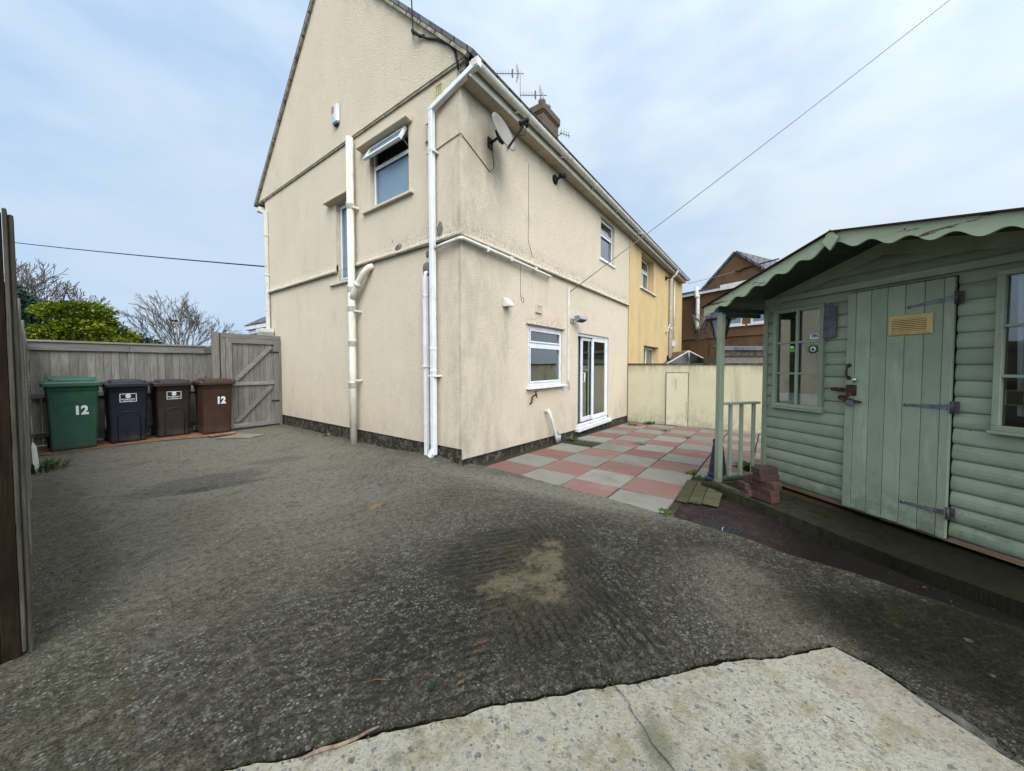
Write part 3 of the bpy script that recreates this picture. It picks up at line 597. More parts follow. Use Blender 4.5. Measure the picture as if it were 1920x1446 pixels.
# bell-cast drip courses
sc_ = MB()
def drip(mb, fr, u0, u1, z, d, h=.13):
    q = [(.0, z), (.0, z+.012), (d, z+.012), (d-.004, z+.03), (d*.5, z+h*.5), (0, z+h)] if False else [(-.01, z), (d, z+.0), (d-.003, z+.022), (d*.52, z+h*.45), (.02, z+h), (-.01, z+h)]
    n = 14 if u1-u0 > 1 else 3
    secs = []
    for i in range(n+1):
        u = u0 + (u1-u0)*i/n; j = random.uniform(-.004, .004) if 0 < i < n else 0
        secs.append([fr.p(u, zz+j, dd) for dd, zz in q])
    mb.loft(secs, rnd=.5)
drip(sc_, gab, RY-.058, 5.88, 3.025, .058); drip(sc_, gab, 6.34, 9.55, 3.025, .058); drip(sc_, rear, GX, 9.90, 3.012, .058)
sc_.build('string_course', M['cream'], house)
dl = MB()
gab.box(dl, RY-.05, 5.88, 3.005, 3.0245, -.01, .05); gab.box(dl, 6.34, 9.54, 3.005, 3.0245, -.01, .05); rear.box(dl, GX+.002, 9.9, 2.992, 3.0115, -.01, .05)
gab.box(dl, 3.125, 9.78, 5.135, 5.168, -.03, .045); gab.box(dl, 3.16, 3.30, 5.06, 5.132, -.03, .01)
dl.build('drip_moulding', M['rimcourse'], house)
pl_ = MB(); pl_.box(GX+.022, GX+.1, RY+.03, 9.48, -.25, .236); pl_.box(GX+.026, 9.92, RY+.024, RY+.1, -.4, .104)
pl_.box(6.76, 9.92, RY+.022, RY+.06, -.4, -.03)
pl_.build('plinth', M['plinth'], house)
ho = MB()                                                     # concrete hoods over the gable windows
for u0, u1, z in ((4.18, 5.47, 4.81), (5.70, 6.58, 4.23)):
    ho = MB(); ho.ext([gab.p(u0, z, .021), gab.p(u0, z+.02, .135), gab.p(u0, z+.055, .135), gab.p(u0, z+.10, .021)], (0, u1-u0, 0), rnd=.5); ho.build('hood', M['cream'], house, bevel=.006)
ho = MB(); rear.box(ho, 4.83, 6.13, 2.03, 2.065, .001, .045)
ho.build('hood', M['cream'], house, bevel=.006)
# interior: two dim storeys so that panes look into rooms
it = MB()
for z0, z1 in ((.0, 2.55), (2.7, 4.95)):
    x0, x1, y0, y1 = GX+.2, 9.8, RY+.2, 9.3
    it.quad((x0,y0,z0),(x1,y0,z0),(x1,y1,z0),(x0,y1,z0)); it.quad((x0,y0,z1),(x1,y0,z1),(x1,y1,z1),(x0,y1,z1)); it.quad((x0,y1,z0),(x1,y1,z0),(x1,y1,z1),(x0,y1,z1)); it.quad((x1,y0,z0),(x1,y1,z0),(x1,y1,z1),(x1,y0,z1)); it.quad((x0,y0,z0),(x0,y1,z0),(x0,y1,z1),(x0,y0,z1))
it.build('interior', M['room'], house, recalc=False)

def window(parent, fr, u0, u1, z0, z1, setback, transom=None, mat='glass', sill=None, fw=.055, mullion=None, lbl=None, topglass=True, name='window', frm='upvc'):
    f = MB(); d0, d1 = -setback-.05, -setback
    fr.box(f, u0, u1, z0, z0+fw, d0, d1); fr.box(f, u0, u1, z1-fw, z1, d0, d1)
    fr.box(f, u0, u0+fw, z0+fw, z1-fw, d0, d1); fr.box(f, u1-fw, u1, z0+fw, z1-fw, d0, d1)
    if transom: fr.box(f, u0+fw, u1-fw, transom-fw*.55, transom+fw*.55, d0, d1)
    if mullion: fr.box(f, mullion-fw*.5, mullion+fw*.5, z0+fw, (transom-fw*.55) if transom else z1-fw, d0, d1)
    root = f.build(name, M[frm], parent, bevel=.006, label=lbl)
    def casement(a, b, c, d):
        s = MB(); e = .028
        fr.box(s, a, b, c, c+e, d1, d1+.014); fr.box(s, a, b, d-e, d, d1, d1+.014); fr.box(s, a, a+e, c+e, d-e, d1, d1+.014); fr.box(s, b-e, b, c+e, d-e, d1, d1+.014)
        s.build('sash', M[frm], root, bevel=.004)
        p = MB(); fr.box(p, a+e, b-e, c+e, d-e, d1-.030, d1-.022); p.build('pane', M[mat], root)
    lo = transom-fw*.55 if transom else z1-fw
    if mullion:
        casement(u0+fw, mullion-fw*.5, z0+fw, lo); casement(mullion+fw*.5, u1-fw, z0+fw, lo)
    else: casement(u0+fw, u1-fw, z0+fw, lo)
    if transom and topglass: casement(u0+fw, u1-fw, transom+fw*.55, z1-fw)
    if sill:
        s = MB(); fr.box(s, sill[0], sill[1], z0-.045, z0-.003, -setback-.02, sill[2]); s.build('sill', M[sill[3] if len(sill) > 3 else frm], root, bevel=.006)
    return root
# bathroom window with its fanlight propped open
bw = window(house, gab, 4.27, 5.25, 3.85, 4.80, .05, 4.52, 'obscure', (4.16, 5.42, .075, 'cream'), fw=.042, topglass=False, lbl='upstairs window with its top light propped open')
sa = MB(); zt, a_ = 4.775, R(27); L_ = .24; hx = GX+.02
dx, dz = -math.sin(a_), -math.cos(a_)
def sp(u, t, k=0): return (hx-.03 + dx*t - math.cos(a_)*k, u, zt + dz*t + math.sin(a_)*k)
def sbox(mb, u0, u1, t0, t1, k0, k1): mb.add([sp(u, t, k) for k in (k0, k1) for t in (t0, t1) for u in (u0, u1)], [(0,2,3,1),(4,5,7,6),(0,1,5,4),(2,6,7,3),(0,4,6,2),(1,3,7,5)])
for q in ((4.30,5.22,0,.045), (4.30,5.22,L_-.045,L_), (4.30,4.345,.045,L_-.045), (5.175,5.22,.045,L_-.045)): sbox(sa, *q, 0, .045)
sa.build('open_sash', M['upvc'], bw, bevel=.004)
sp_ = MB(); sbox(sp_, 4.345, 5.175, .045, L_-.045, .018, .026); sp_.build('pane', M['obscure'], bw)
for u_s in (4.34, 5.18): st = MB(); st.bar(sp(u_s, L_*.7, 0), (hx+.02, u_s, 4.55), .012, .006); st.build('stay', M['greyplastic'], bw)
window(house, gab, 5.88, 6.34, 2.84, 4.22, .06, None, 'obscure', (5.76, 6.58, .05, 'cream'), fw=.05, lbl='tall narrow stair window behind the soil pipe')
window(house, rear, 4.89, 6.07, .99, 2.015, .02, 1.70, 'glass', (4.83, 6.14, .075), fw=.06, lbl='white kitchen window')
window(house, rear, 7.89, 8.77, 3.83, 4.80, .04, 4.45, 'glass', (7.80, 8.80, .05), fw=.05, lbl='upstairs rear window under the eaves')
# sliding patio door
d0 = MB(); z0, z1 = .05, 2.03
for q in ((6.76,8.50,z1-.06,z1), (6.76,6.82,z0+.05,z1-.06), (8.44,8.50,z0+.05,z1-.06)): rear.box(d0, *q, -.12, -.03)
rear.box(d0, 6.76, 8.50, z0-.01, z0+.05, -.12, -.02)
pd = d0.build('patio_door', M['upvc'], house, bevel=.006)
def leaf(u0, u1, a, b, nm):
    s = MB(); e = .075
    for q in ((u0,u1,z0+.052,z0+.052+e*1.3), (u0,u1,z1-.062-e,z1-.062), (u0,u0+e,z0+.052+e*1.3,z1-.062-e), (u1-e,u1,z0+.052+e*1.3,z1-.062-e)): rear.box(s, *q, a, b)
    s.build(nm, M['upvc'], pd, bevel=.005)
    p = MB(); rear.box(p, u0+e, u1-e, z0+.052+e*1.3, z1-.062-e, (a+b)/2-.004, (a+b)/2+.004); p.build('pane', M['glass'], pd)
leaf(7.10, 7.72, -.115, -.078, 'sliding_leaf'); leaf(7.60, 8.438, -.072, -.035, 'fixed_leaf')
h = MB(); h.tube([(7.20,RY+.075,.98),(7.20,RY+.045,.99),(7.20,RY+.045,1.17),(7.20,RY+.075,1.18)], .012, 6); h.build('handle', M['upvc'], pd)
s = MB(); rear.box(s, 6.70, 8.56, -.05, .035, -.06, .07); s.build('threshold', M['upvc'], pd, bevel=.008)
cu = MB()
for i in range(16):
    x = 7.86 + i*.022; cu.box(x, x+.02, RY+.125+.015*(i % 2), RY+.137+.015*(i % 2), .15, 1.95)
cu.build('curtain', M['curtain'], pd)
bl = MB(); bl.box(6.83, 7.09, RY+.14, RY+.16, .1, 1.97); bl.build('blind', M['greyplastic'], pd)

# eaves: soffit, fascia, gutter
def gutter(mb, x0, x1, y, z, r=.058):
    prof = [(-r, .0), (-r, .012), (-r+.006, .0)] ; n = 9; o = [(y + r*math.cos(math.pi + math.pi*i/n), z + r*1.05*math.sin(math.pi + math.pi*i/n)) for i in range(n+1)]
    i_ = [(y + (r-.006)*math.cos(2*math.pi - math.pi*i/n), z + (r-.006)*math.sin(2*math.pi - math.pi*i/n)) for i in range(n+1)]
    mb.loft([[(x0, a, b) for a, b in o+i_], [(x1, a, b) for a, b in o+i_]], rnd=.5)
def eaves(parent, x0, x1, y0, ye, zs):
    a = MB(); a.box(x0, x1, ye+.02, y0, zs, zs+.02); a.build('soffit', M['soffitw'], parent)
    a = MB(); a.box(x0-.003, x1, ye, ye+.019, zs-.015, zs+.16); a.build('fascia', M['upvcdirty'], parent, bevel=.004)
    a = MB(); gutter(a, x0-.02, x1+.02, ye-.068, zs+.125)
    x = x0+.9
    a.box(x0-.022, x0-.016, ye-.128, ye-.006, zs+.06, zs+.13)
    while x < x1:
        gutter(a, x, x+.05, ye-.068, zs+.126, .063); a.box(x+.01, x+.04, ye-.07, ye, zs+.05, zs+.066); x += 1.35
    a.build('gutter', M['upvcdirty'], parent)
eaves(house, 3.27, 9.95, RY-.022, 3.03, 4.905)
# roof
rf = MB(); xl, xr = GX-.10, 9.97
def slope(mb, x0, x1, ya, za, yb, zb, t=.05):
    d = Vector((0, yb-ya, zb-za)).normalized(); n = Vector((0, -d.z, d.y)); n = n if n.z > 0 else -n
    a, b = Vector((0, ya, za)), Vector((0, yb, zb))
    mb.ext([(x0, *(a)[1:]), (x0, *(b)[1:]), (x0, *(b+n*t)[1:]), (x0, *(a+n*t)[1:])], (x1-x0, 0, 0))
slope(rf, xl, xr, 2.98, 5.10, yA, zA+.06); slope(rf, xl, xr, 9.93, 5.10, yA, zA+.06)
roof = rf.build('roof', M['slate'], house)
vg = MB()
for ya in (3.05, 9.87):
    n = 12
    for i in range(n):
        f0, f1 = i/n, (i+1)/n-.006
        p = Vector((GX-.075, ya + (yA-ya)*f0, 5.13 + (zA+.015-5.13)*f0)); q = Vector((GX-.075, ya + (yA-ya)*f1, 5.13 + (zA+.015-5.13)*f1)); vg.bar(p, q, .06, .035 + random.uniform(0,.006), (0, -1 if ya < 5 else 1, 1))
vg.build('verge', M['rimcourse'], roof)
ch = MB(); ch.box(9.95, 10.95, 6.05, 6.72, 7.8, 9.50); ch.box(9.93, 10.97, 6.03, 6.74, 9.50, 9.56); ch.box(9.90, 11.0, 6.0, 6.77, 9.56, 9.80); ch.box(9.99, 10.9, 6.08, 6.68, 9.80, 9.86)
ch.build('chimney', M['stack'], roof, bevel=.02)
po = MB()
for px in (10.35, 10.68): po.lathe([(.13,0),(.12,.04),(.105,.28),(.125,.30),(.125,.35),(.09,.35),(.085,.1)], (px, 6.35, 9.84), 14)
po.build('chimney_pot', plain('buff_clay_pot', (.24,.15,.10), .9, 0, .2, 12, dirt=((.08,.07,.06), .6)), roof)
# pipes on the gable
p = MB(); p.tube([(3.205,5.68,-.05),(3.205,5.68,1.2),(3.205,5.68,5.10)], .058, 16)
for z in (1.02, 1.72, 2.30, 2.62, 3.98): p.lathe([(.058,-.05),(.068,-.045),(.068,.03),(.072,.034),(.072,.05),(.058,.054)], (3.205,5.68,z), 16)
p.tube([(3.205,5.68,2.44),(3.205,5.60,2.56),(3.21,5.50,2.68),(3.225,5.36,2.83),(3.26,5.27,2.92),(3.33,5.22,2.96)], .052, 14)
p.lathe([(.052,-.035),(.062,-.03),(.062,.03),(.052,.035)], (3.212,5.50,2.68), 14, axis=(0,-.66,.75))
sp0 = p.build('soil_pipe', M['pipe'], house)
for z in (1.08, 2.24, 3.94): br = MB(); br.box(3.19, 3.33, 5.58, 5.61, z, z+.035); br.build('bracket', M['upvcdirty'], sp0)
def sqpipe(mb, pts, w=.068):
    for a, b in zip(pts, pts[1:]): mb.bar(a, b, w, w, (0,1,0) if abs(Vector(b).z-Vector(a).z) > abs(Vector(b).y-Vector(a).y) else (1,0,0))
p = MB(); sqpipe(p, [(3.235,3.70,.12),(3.235,3.70,4.77)]); p.bar((3.235,3.70,4.745),(3.285,2.965,4.985), .07,.07,(1,0,0)); p.box(3.255,3.33,2.90,3.01,4.95,5.06)
for z in (4.72, 4.2, 1.55, 1.25): p.box(3.197, 3.273, 3.662, 3.738, z, z+.045)
p.box(3.2,3.325,3.63,3.77,1.19,1.215); p.box(3.2,3.325,3.63,3.77,4.17,4.195); p.bar((3.235,3.70,.20),(3.20,3.74,.09),.07,.07,(0,1,0))
p.build('downpipe', M['upvc'], house, bevel=.006, label='white square downpipe with a swan neck at the house corner')
p = MB(); sqpipe(p, [(3.265,3.885,.03),(3.265,3.885,2.58)], .055); p.tube([(3.265,3.885,2.56),(3.27,3.885,2.63),(3.34,3.885,2.66)], .026, 8); p.box(3.22,3.325,3.85,3.92,1.32,1.34); p.lathe([(.035,0),(.035,.03)],(3.265,3.885,2.3),8)
p.build('waste_downpipe', M['upvc'], house, bevel=.004)
p = MB(); p.tube([(3.25,3.70,2.92),(3.255,3.5,2.945),(3.262,3.22,2.965),(3.29,3.19,2.968),(3.4,3.19,2.965),(4.4,3.19,2.95),(5.46,3.19,2.925),(5.5,3.19,2.93),(5.52,3.27,2.95)], .024, 10)
for x in (3.75, 4.3, 5.0): p.box(x, x+.035, 3.165, 3.257, 2.915, 2.985)
p.build('overflow_pipe', M['upvcdirty'], house)
p = MB(); sqpipe(p, [(3.26,9.38,2.18),(3.26,9.38,4.86)], .065); p.bar((3.26,9.38,4.83),(3.28,9.72,4.98),.065,.065,(1,0,0)); p.box(3.24,3.36,9.70,9.86,4.96,5.06)
for z in (2.6, 3.4, 4.3): p.box(3.218,3.302,9.335,9.425,z,z+.03)
p.loft([[(3.10,9.22,1.99),(3.30,9.22,1.99),(3.30,9.46,1.99),(3.10,9.46,1.99)], [(3.06,9.16,2.10),(3.31,9.16,2.10),(3.31,9.52,2.10),(3.06,9.52,2.10)], [(3.06,9.16,2.18),(3.31,9.16,2.18),(3.31,9.52,2.18),(3.06,9.52,2.18)]])
p.build('front_downpipe', M['upvcdirty'], house, bevel=.005)
# front bay seen past the corner
b = MB(); b.box(3.55, 5.4, 9.53, 10.7, -.2, 2.14); bay = b.build('bay', M['upvc'], house)
b = MB(); b.box(3.54, 3.549, 9.75, 10.5, .9, 2.05); b.build('bay_pane', M['obscure'], bay)
b = MB(); b.box(3.36, 5.5, 9.53, 10.95, 2.15, 2.25); b.box(3.30, 5.55, 9.53, 11.02, 2.252, 2.36); b.build('bay_fascia', M['upvc'], bay, bevel=.01)
b = MB(); b.loft([[(3.28,9.53,2.37),(5.6,9.53,2.37),(5.6,11.05,2.37),(3.28,11.05,2.37)], [(3.7,9.53,2.75),(5.2,9.53,2.75),(5.2,9.6,2.75),(3.7,9.6,2.75)]]); b.build('bay_roof', M['slate'], bay)
# vents and mortar patches
def vent(parent, fr, u0, u1, z0, z1, nz, nu, mat, nm, d=.012):
    v = MB(); e = min(u1-u0, z1-z0)*.09
    fr.box(v, u0, u1, z0, z0+e, .0, d+.02); fr.box(v, u0, u1, z1-e, z1, .0, d+.02); fr.box(v, u0, u0+e, z0+e, z1-e, 0, d+.02); fr.box(v, u1-e, u1, z0+e, z1-e, 0, d+.02)
    for i in range(1, nz): z = z0 + (z1-z0)*i/nz; fr.box(v, u0+e, u1-e, z-(z1-z0)/nz*.3, z+(z1-z0)/nz*.3, .004, d+.012)
    for i in range(1, nu): u = u0 + (u1-u0)*i/nu; fr.box(v, u-.006, u+.006, z0+e, z1-e, .004, d+.013)
    o = v.build(nm, M[mat], parent)
    k = MB(); fr.box(k, u0+e, u1-e, z0+e, z1-e, -.004, .003); k.build('vent_back', M['dark'], o); return o
gabu = Fr('x', GX-.02); rearu = Fr('y', RY-.02)
vent(house, gabu, 3.53, 3.67, 4.88, 5.05, 6, 3, 'yvent2', 'eaves_vent')
vent(house, gabu, 3.74, 3.88, 4.40, 4.64, 7, 5, 'cream', 'air_brick'); vent(house, rear, 5.10, 5.30, 2.25, 2.385, 5, 5, 'cream', 'air_brick')
v = MB(); v.ext([rear.p(4.20,2.23,0), rear.p(4.20,2.23,.11), rear.p(4.20,2.26,.115), rear.p(4.20,2.36,.03), rear.p(4.20,2.36,0)], (.14,0,0)); v.build('cowl_vent', M['upvcdirty'], house, bevel=.004)
def lump(mb, c, r, seed):
    bm = bmesh.new(); bmesh.ops.create_icosphere(bm, subdivisions=3, radius=1)
    vs = []
    for q in bm.verts:
        k = 1 + .35*mnoise.noise(q.co*1.7 + Vector((seed, 0, 0))); vs.append((c[0]+q.co.x*r[0]*k, c[1]+q.co.y*r[1]*k, c[2]+q.co.z*r[2]*k))
    mb.add(vs, [[x.index for x in f.verts] for f in bm.faces], True); bm.free()
for c_, r_, k_ in (((3.30,4.51,3.10), (.035,.07,.06), 1), ((3.315,3.89,2.70), (.03,.10,.085), 4), ((3.315,3.90,2.90), (.012,.03,.05), 6), ((3.30,3.62,3.15), (.02,.05,.13), 8), ((3.31,4.68,3.24), (.012,.02,.04), 9)):
    l = MB(); lump(l, c_, r_, k_); l.build('mortar_patch', M['mortar'], house)
p = MB(); p.tube([(5.44,3.26,.53),(5.45,3.19,.53),(5.50,3.16,.40),(5.66,3.15,.06),(5.70,3.15,-.08)], .030, 12); p.lathe([(.034,-.015),(.04,0),(.034,.015)], (5.45,3.19,.53), 10, axis=(0,1,0))
p.build('waste_pipe', M['upvcdirty'], house)
p = MB(); p.tube([(5.80,3.18,-.08),(5.80,3.18,.05)], .05, 12); p.tube([(5.80,3.18,.05),(5.78,3.20,.12),(5.76,3.26,.14)], .03, 10); p.build('gully_trap', M['greyplastic'], house)
t = MB(); rear.box(t, 6.285, 6.335, 1.03, 2.87, .001, .026); t.build('cable_trunking', M['upvcdirty'], house, bevel=.003)
t = MB(); t.tube([(6.31,3.235,1.05),(6.33,3.22,.96),(6.29,3.22,.92),(6.36,3.225,.90),(6.31,3.22,.87)], .008, 6); t.build('cable_tail', M['greyplastic'], house)
hc = MB(); hc.tube([rearu.p(4.86,4.62,.002), rearu.p(4.865,4.0,.003), rearu.p(4.85,3.4,.002), rearu.p(4.93,3.16,.03)], .004, 5); hc.tube([rear.p(4.66,2.99,.002), rear.p(4.66,2.5,.004), rear.p(4.69,2.38,.004), rear.p(4.75,2.36,.004), rear.p(4.76,2.43,.004), rear.p(4.71,2.45,.003)], .004, 5)
hc.build('telephone_wire', M['greycable'], house)

# ------------------------------------------------------------------ fixtures on the house: things of their own
dsh = thing('satellite_dish', 'grey oval satellite dish on the rear wall just under the gutter', 'satellite dish', (3.88, 3.23, 4.50))
ax = Vector((.03, -.93, .34)).normalized(); cen = Vector((3.845, 3.0, 4.47))
u_ = ax.cross(Vector((0,0,1))).normalized(); v_ = u_.cross(ax)
d = MB(); n = 28; rings = 6; vs = []; fs = []
for i in range(rings+1):
    f = i/rings
    for k in range(n):
        q = 2*math.pi*k/n; vs.append(cen + u_*.235*f*math.cos(q) + v_*.275*f*math.sin(q) + ax*(.055*f*f))
for i in range(rings):
    for k in range(n): fs.append((i*n+k, i*n+(k+1) % n, (i+1)*n+(k+1) % n, (i+1)*n+k))
m_ = len(vs); vs += [q - ax*.008 for q in vs]; fs += [tuple(j+m_ for j in reversed(f)) for f in fs]
fs += [(rings*n+k, rings*n+(k+1) % n, m_+rings*n+(k+1) % n, m_+rings*n+k) for k in range(n)]
d.add(vs, fs, True); d.build('reflector', M['dish'], dsh, recalc=False)
d = MB(); d.tube([(3.88,3.235,4.45),(3.86,3.12,4.45),(3.86,3.07,4.46),(3.85,3.04,4.50)], .018, 8); d.box(3.83,3.93,3.215,3.234,4.38,4.52); d.bar(cen-ax*.03-v_*.1, cen-ax*.03+v_*.08, .09, .05, ax); d.build('wall_bracket', M['black'], dsh)
lnb = cen + ax*.36 - v_*.10
d = MB(); d.bar(cen-v_*.245+ax*.02, lnb-v_*.02, .022, .022, v_); d.build('feed_arm', M['rust'], dsh)
d = MB(); dirb = (cen - lnb).normalized(); d.lathe([(.022,-.06),(.03,-.05),(.03,.03),(.038,.035),(.038,.07)], lnb, 12, axis=dirb); d.tube([lnb-dirb*.02, lnb-dirb*.02+Vector((.03,0,-.07))], .022, 8); d.build('receiver', M['black'], dsh)
d = MB(); d.tube([lnb+Vector((.03,0,-.07)), lnb+Vector((.02,0,-.16)), lnb+Vector((-.10,.06,-.21)), cen-v_*.27], .005, 5); d.build('lead', M['cable'], dsh)
cb = MB(); cb.tube([(3.93,3.225,4.40),(3.97,3.228,4.16),(3.88,3.228,4.06),(3.66,3.228,4.15),(3.36,3.228,4.27),(3.30,3.215,4.285),(3.29,3.24,4.285),(3.292,3.5,4.262),(3.292,3.67,4.235)], .006, 5)
base(tag(cb.build('coaxial_cable', M['greycable']), 'thin grey cable running round the house corner from the satellite dish', 'cable'), (3.3, 3.225, 4.28))

al = thing('alarm_box', 'white and red burglar alarm box high on the gable', 'alarm', (3.26, 6.2, 5.47))
gbf = Fr('x', GX-.055)
a = MB(); gbf.box(a, 6.06, 6.26, 5.53, 5.85, .0, .06); a.build('case', M['upvc'], al, bevel=.02, seg=2)
a = MB(); gbf.box(a, 6.155, 6.245, 5.70, 5.82, .0605, .063); a.build('badge', M['red'], al)
a = MB()
for i in range(4): gbf.box(a, 6.14, 6.24, 5.57+i*.03, 5.58+i*.03, .0605, .0625)
a.build('lettering', M['bluegrey'], al)
a = MB(); gbf.box(a, 6.10, 6.20, 5.495, 5.532, .0, .05); a.build('strobe', M['black'], al, bevel=.01)

cm = thing('security_camera', 'small black camera bracket on the rear wall below the gutter', 'camera', (5.72, 3.235, 4.72))
a = MB(); a.lathe([(.085,0),(.085,.015),(.05,.04),(.03,.06)], (5.72,3.234,4.72), 16, axis=(0,-1,0)); a.build('mount', M['black'], cm)
a = MB(); a.tube([(5.72,3.18,4.72),(5.73,3.12,4.74)], .022, 8); a.lathe([(.035,-.06),(.045,-.05),(.045,.05),(.03,.06)], (5.75,3.09,4.76), 12, axis=(.7,-.5,.1)); a.build('body', M['black'], cm)

fl = thing('floodlight', 'grey floodlight between the kitchen window and the patio door', 'floodlight', (6.45, 3.25, 2.2))
a = MB(); a.box(6.40,6.50,3.22,3.254,2.20,2.29); a.tube([(6.44,3.22,2.26),(6.5,3.13,2.28)], .018, 8); a.build('bracket', M['greyplastic'], fl, bevel=.004)
a = MB(); a.loft([[(6.46,3.16,2.22),(6.72,3.13,2.22),(6.72,3.02,2.27),(6.46,3.05,2.27)], [(6.43,3.19,2.33),(6.74,3.16,2.33),(6.74,3.05,2.345),(6.43,3.08,2.345)]]); a.build('head', M['greyplastic'], fl, bevel=.008)
a = MB(); a.loft([[(6.49,3.145,2.214),(6.69,3.12,2.214),(6.69,3.035,2.25),(6.49,3.06,2.25)], [(6.49,3.145,2.2185),(6.69,3.12,2.2185),(6.69,3.035,2.2585),(6.49,3.06,2.2585)]]); a.build('lens', M['black'], fl)

tp = thing('garden_tap', 'rusty outdoor tap under the kitchen window sill', 'tap', (4.98, 3.25, .72))
a = MB(); a.tube([(4.93,3.25,.70),(4.93,3.21,.72),(4.93,3.20,.82),(4.99,3.19,.845),(5.06,3.19,.85)], .013, 7); a.tube([(5.03,3.19,.85),(5.06,3.18,.80)], .011, 7); a.lathe([(.015,0),(.01,.05)], (5.03,3.19,.85), 8); a.build('spout', M['rust'], tp)
a = MB(); a.bar((4.99,3.19,.905),(5.07,3.19,.905),.014,.012); a.build('handle', M['rust'], tp)

# aerials on the chimney
def aerial(x, y, ztop, zbase, L, nel, label, ang):
    t = thing('tv_aerial', label, 'aerial', (x, y, zbase), 0, 'aerials above the roof'); dx, dy = math.cos(ang), math.sin(ang); px_, py_ = -dy, dx
    a = MB(); a.tube([(x,y,zbase),(x,y,ztop+.04)], .016, 6); a.build('mast', M['alu'], t)
    a = MB(); zb = ztop-.05; a.bar((x+dx*.12,y+dy*.12,zb),(x-dx*L,y-dy*L,zb),.018,.018)
    for i in range(nel):
        q = .30 + (L-.32)*i/(nel-1); a.bar((x-dx*q+px_*.13,y-dy*q+py_*.13,zb+.02),(x-dx*q-px_*.13,y-dy*q-py_*.13,zb+.02),.008,.008); a.bar((x-dx*q,y-dy*q,zb),(x-dx*q,y-dy*q,zb+.09),.008,.008,(dx,dy,0))
    a.build('boom', M['antenna'], t)
    a = MB(); a.bar((x-dx*.27,y-dy*.27,zb-.13),(x-dx*.27,y-dy*.27,zb+.15),.05,.025,(px_,py_,0))
    for s in (-1, 1): a.bar((x-dx*.1,y-dy*.1,zb),(x-dx*.16+dx*.0,y-dy*.16,zb+s*.26),.02,.3,(px_,py_,0)) if False else [a.bar((x-dx*.06+px_*o,y-dy*.06+py_*o,zb),(x-dx*.14+px_*o,y-dy*.14+py_*o,zb+s*.24),.008,.008,(px_,py_,0)) for o in (-.14,-.07,0,.07,.14)]
    a.build('reflector', M['antenna'], t)
aerial(10.30, 7.20, 11.50, 8.0, .92, 7, 'television aerial on the taller mast, left of the chimney', R(-53)); aerial(10.60, 6.45, 10.62, 9.86, .80, 6, 'television aerial standing on the chimney top', R(-53))
t = thing('small_aerial', 'small dark aerial clamped to the right side of the chimney', 'aerial', (10.98, 6.1, 9.2))
a = MB(); a.tube([(10.97,6.10,9.25),(11.12,6.0,9.42)], .014, 6); a.bar((10.98,6.03,9.36),(11.42,5.85,9.40),.014,.014); a.build('arm', M['antenna'], t)
for q in (.05,.16,.26,.36):
    a = MB(); a.bar((11.0+q,6.02-q*.42,9.30),(11.0+q,6.02-q*.42,9.50),.012,.012,(1,0,0)); a.build('element', M['antenna'], t)

# ------------------------------------------------------------------ neighbouring houses
nb = thing('house', 'ochre rendered half of the semi-detached pair, with dark stained walls', 'house', (9.95, RY, -.2))
w = MB(); XE = 17.3
panel(w, (0,RY,0), (1,0,0), (0,0,1), 9.95, XE, -.4, 4.99, [(11.14,12.55,3.74,4.82,.2), (11.5,13.3,-.1,1.98,.2), (14.55,15.3,.9,1.72,.2)], .2, (0,-1,0))
w.quad((XE,RY,-.4),(XE,9.5,-.4),(XE,9.5,5),(XE,RY,5)); w.quad((9.95,9.5,-.4),(XE,9.5,-.4),(XE,9.5,5),(9.95,9.5,5))
w.box(9.955, 10.35, RY-.022, RY-.001, -.4, 4.90, .5); w.ext([(XE-.02,3.1,5.1),(XE-.02,9.8,5.1),(XE-.02,yA,zA)], (.05,0,0), rnd=.5)
w.build('wall', M['yellow'], nb, recalc=False)
window(nb, rear, 11.14, 12.55, 3.74, 4.82, .2, 4.42, 'glass', (11.0, 12.75, .06), fw=.06, mullion=11.9)
window(nb, rear, 11.5, 13.3, -.1, 1.98, .2, None, 'glass', None, fw=.07, mullion=12.4, name='glazed_door'); window(nb, rear, 14.55, 15.3, .9, 1.72, .2, None, 'glass', None, fw=.06)
it = MB(); x0, x1, y0, y1 = 10.1, 17.1, RY+.3, 9.3
for z0, z1 in ((-.1, 2.5), (2.65, 4.95)):
    it.quad((x0,y0,z0),(x1,y0,z0),(x1,y1,z0),(x0,y1,z0)); it.quad((x0,y0,z1),(x1,y0,z1),(x1,y1,z1),(x0,y1,z1)); it.quad((x0,y1,z0),(x1,y1,z0),(x1,y1,z1),(x0,y1,z1)); it.quad((x1,y0,z0),(x1,y1,z0),(x1,y1,z1),(x1,y0,z1)); it.quad((x0,y0,z0),(x0,y1,z0),(x0,y1,z1),(x0,y0,z1))
it.build('interior', M['room'], nb, recalc=False)
eaves(nb, 10.03, 16.9, RY-.022, 3.03, 4.905)
rf = MB(); slope(rf, 9.99, XE+.1, 2.98, 5.10, yA, zA+.06); slope(rf, 9.99, XE+.1, 9.93, 5.10, yA, zA+.06); rf.build('roof', M['slate'], nb)
p = MB(); p.tube([(14.75,2.97,5.0),(14.75,3.0,4.86),(14.75,3.17,4.7),(14.75,3.17,-.3)], .055, 12)
for z in (4.6, 2.75, 1.6): p.lathe([(.055,0),(.068,.005),(.068,.05),(.055,.055)], (14.75,3.17,z), 12)
p.build('downpipe', M['upvcdirty'], nb)
p = MB(); p.tube([(15.55,3.22,4.75),(15.55,3.22,2.35)], .025, 8); p.box(15.46,15.64,3.16,3.254,2.12,2.35); p.build('cable_duct', M['upvcdirty'], nb)
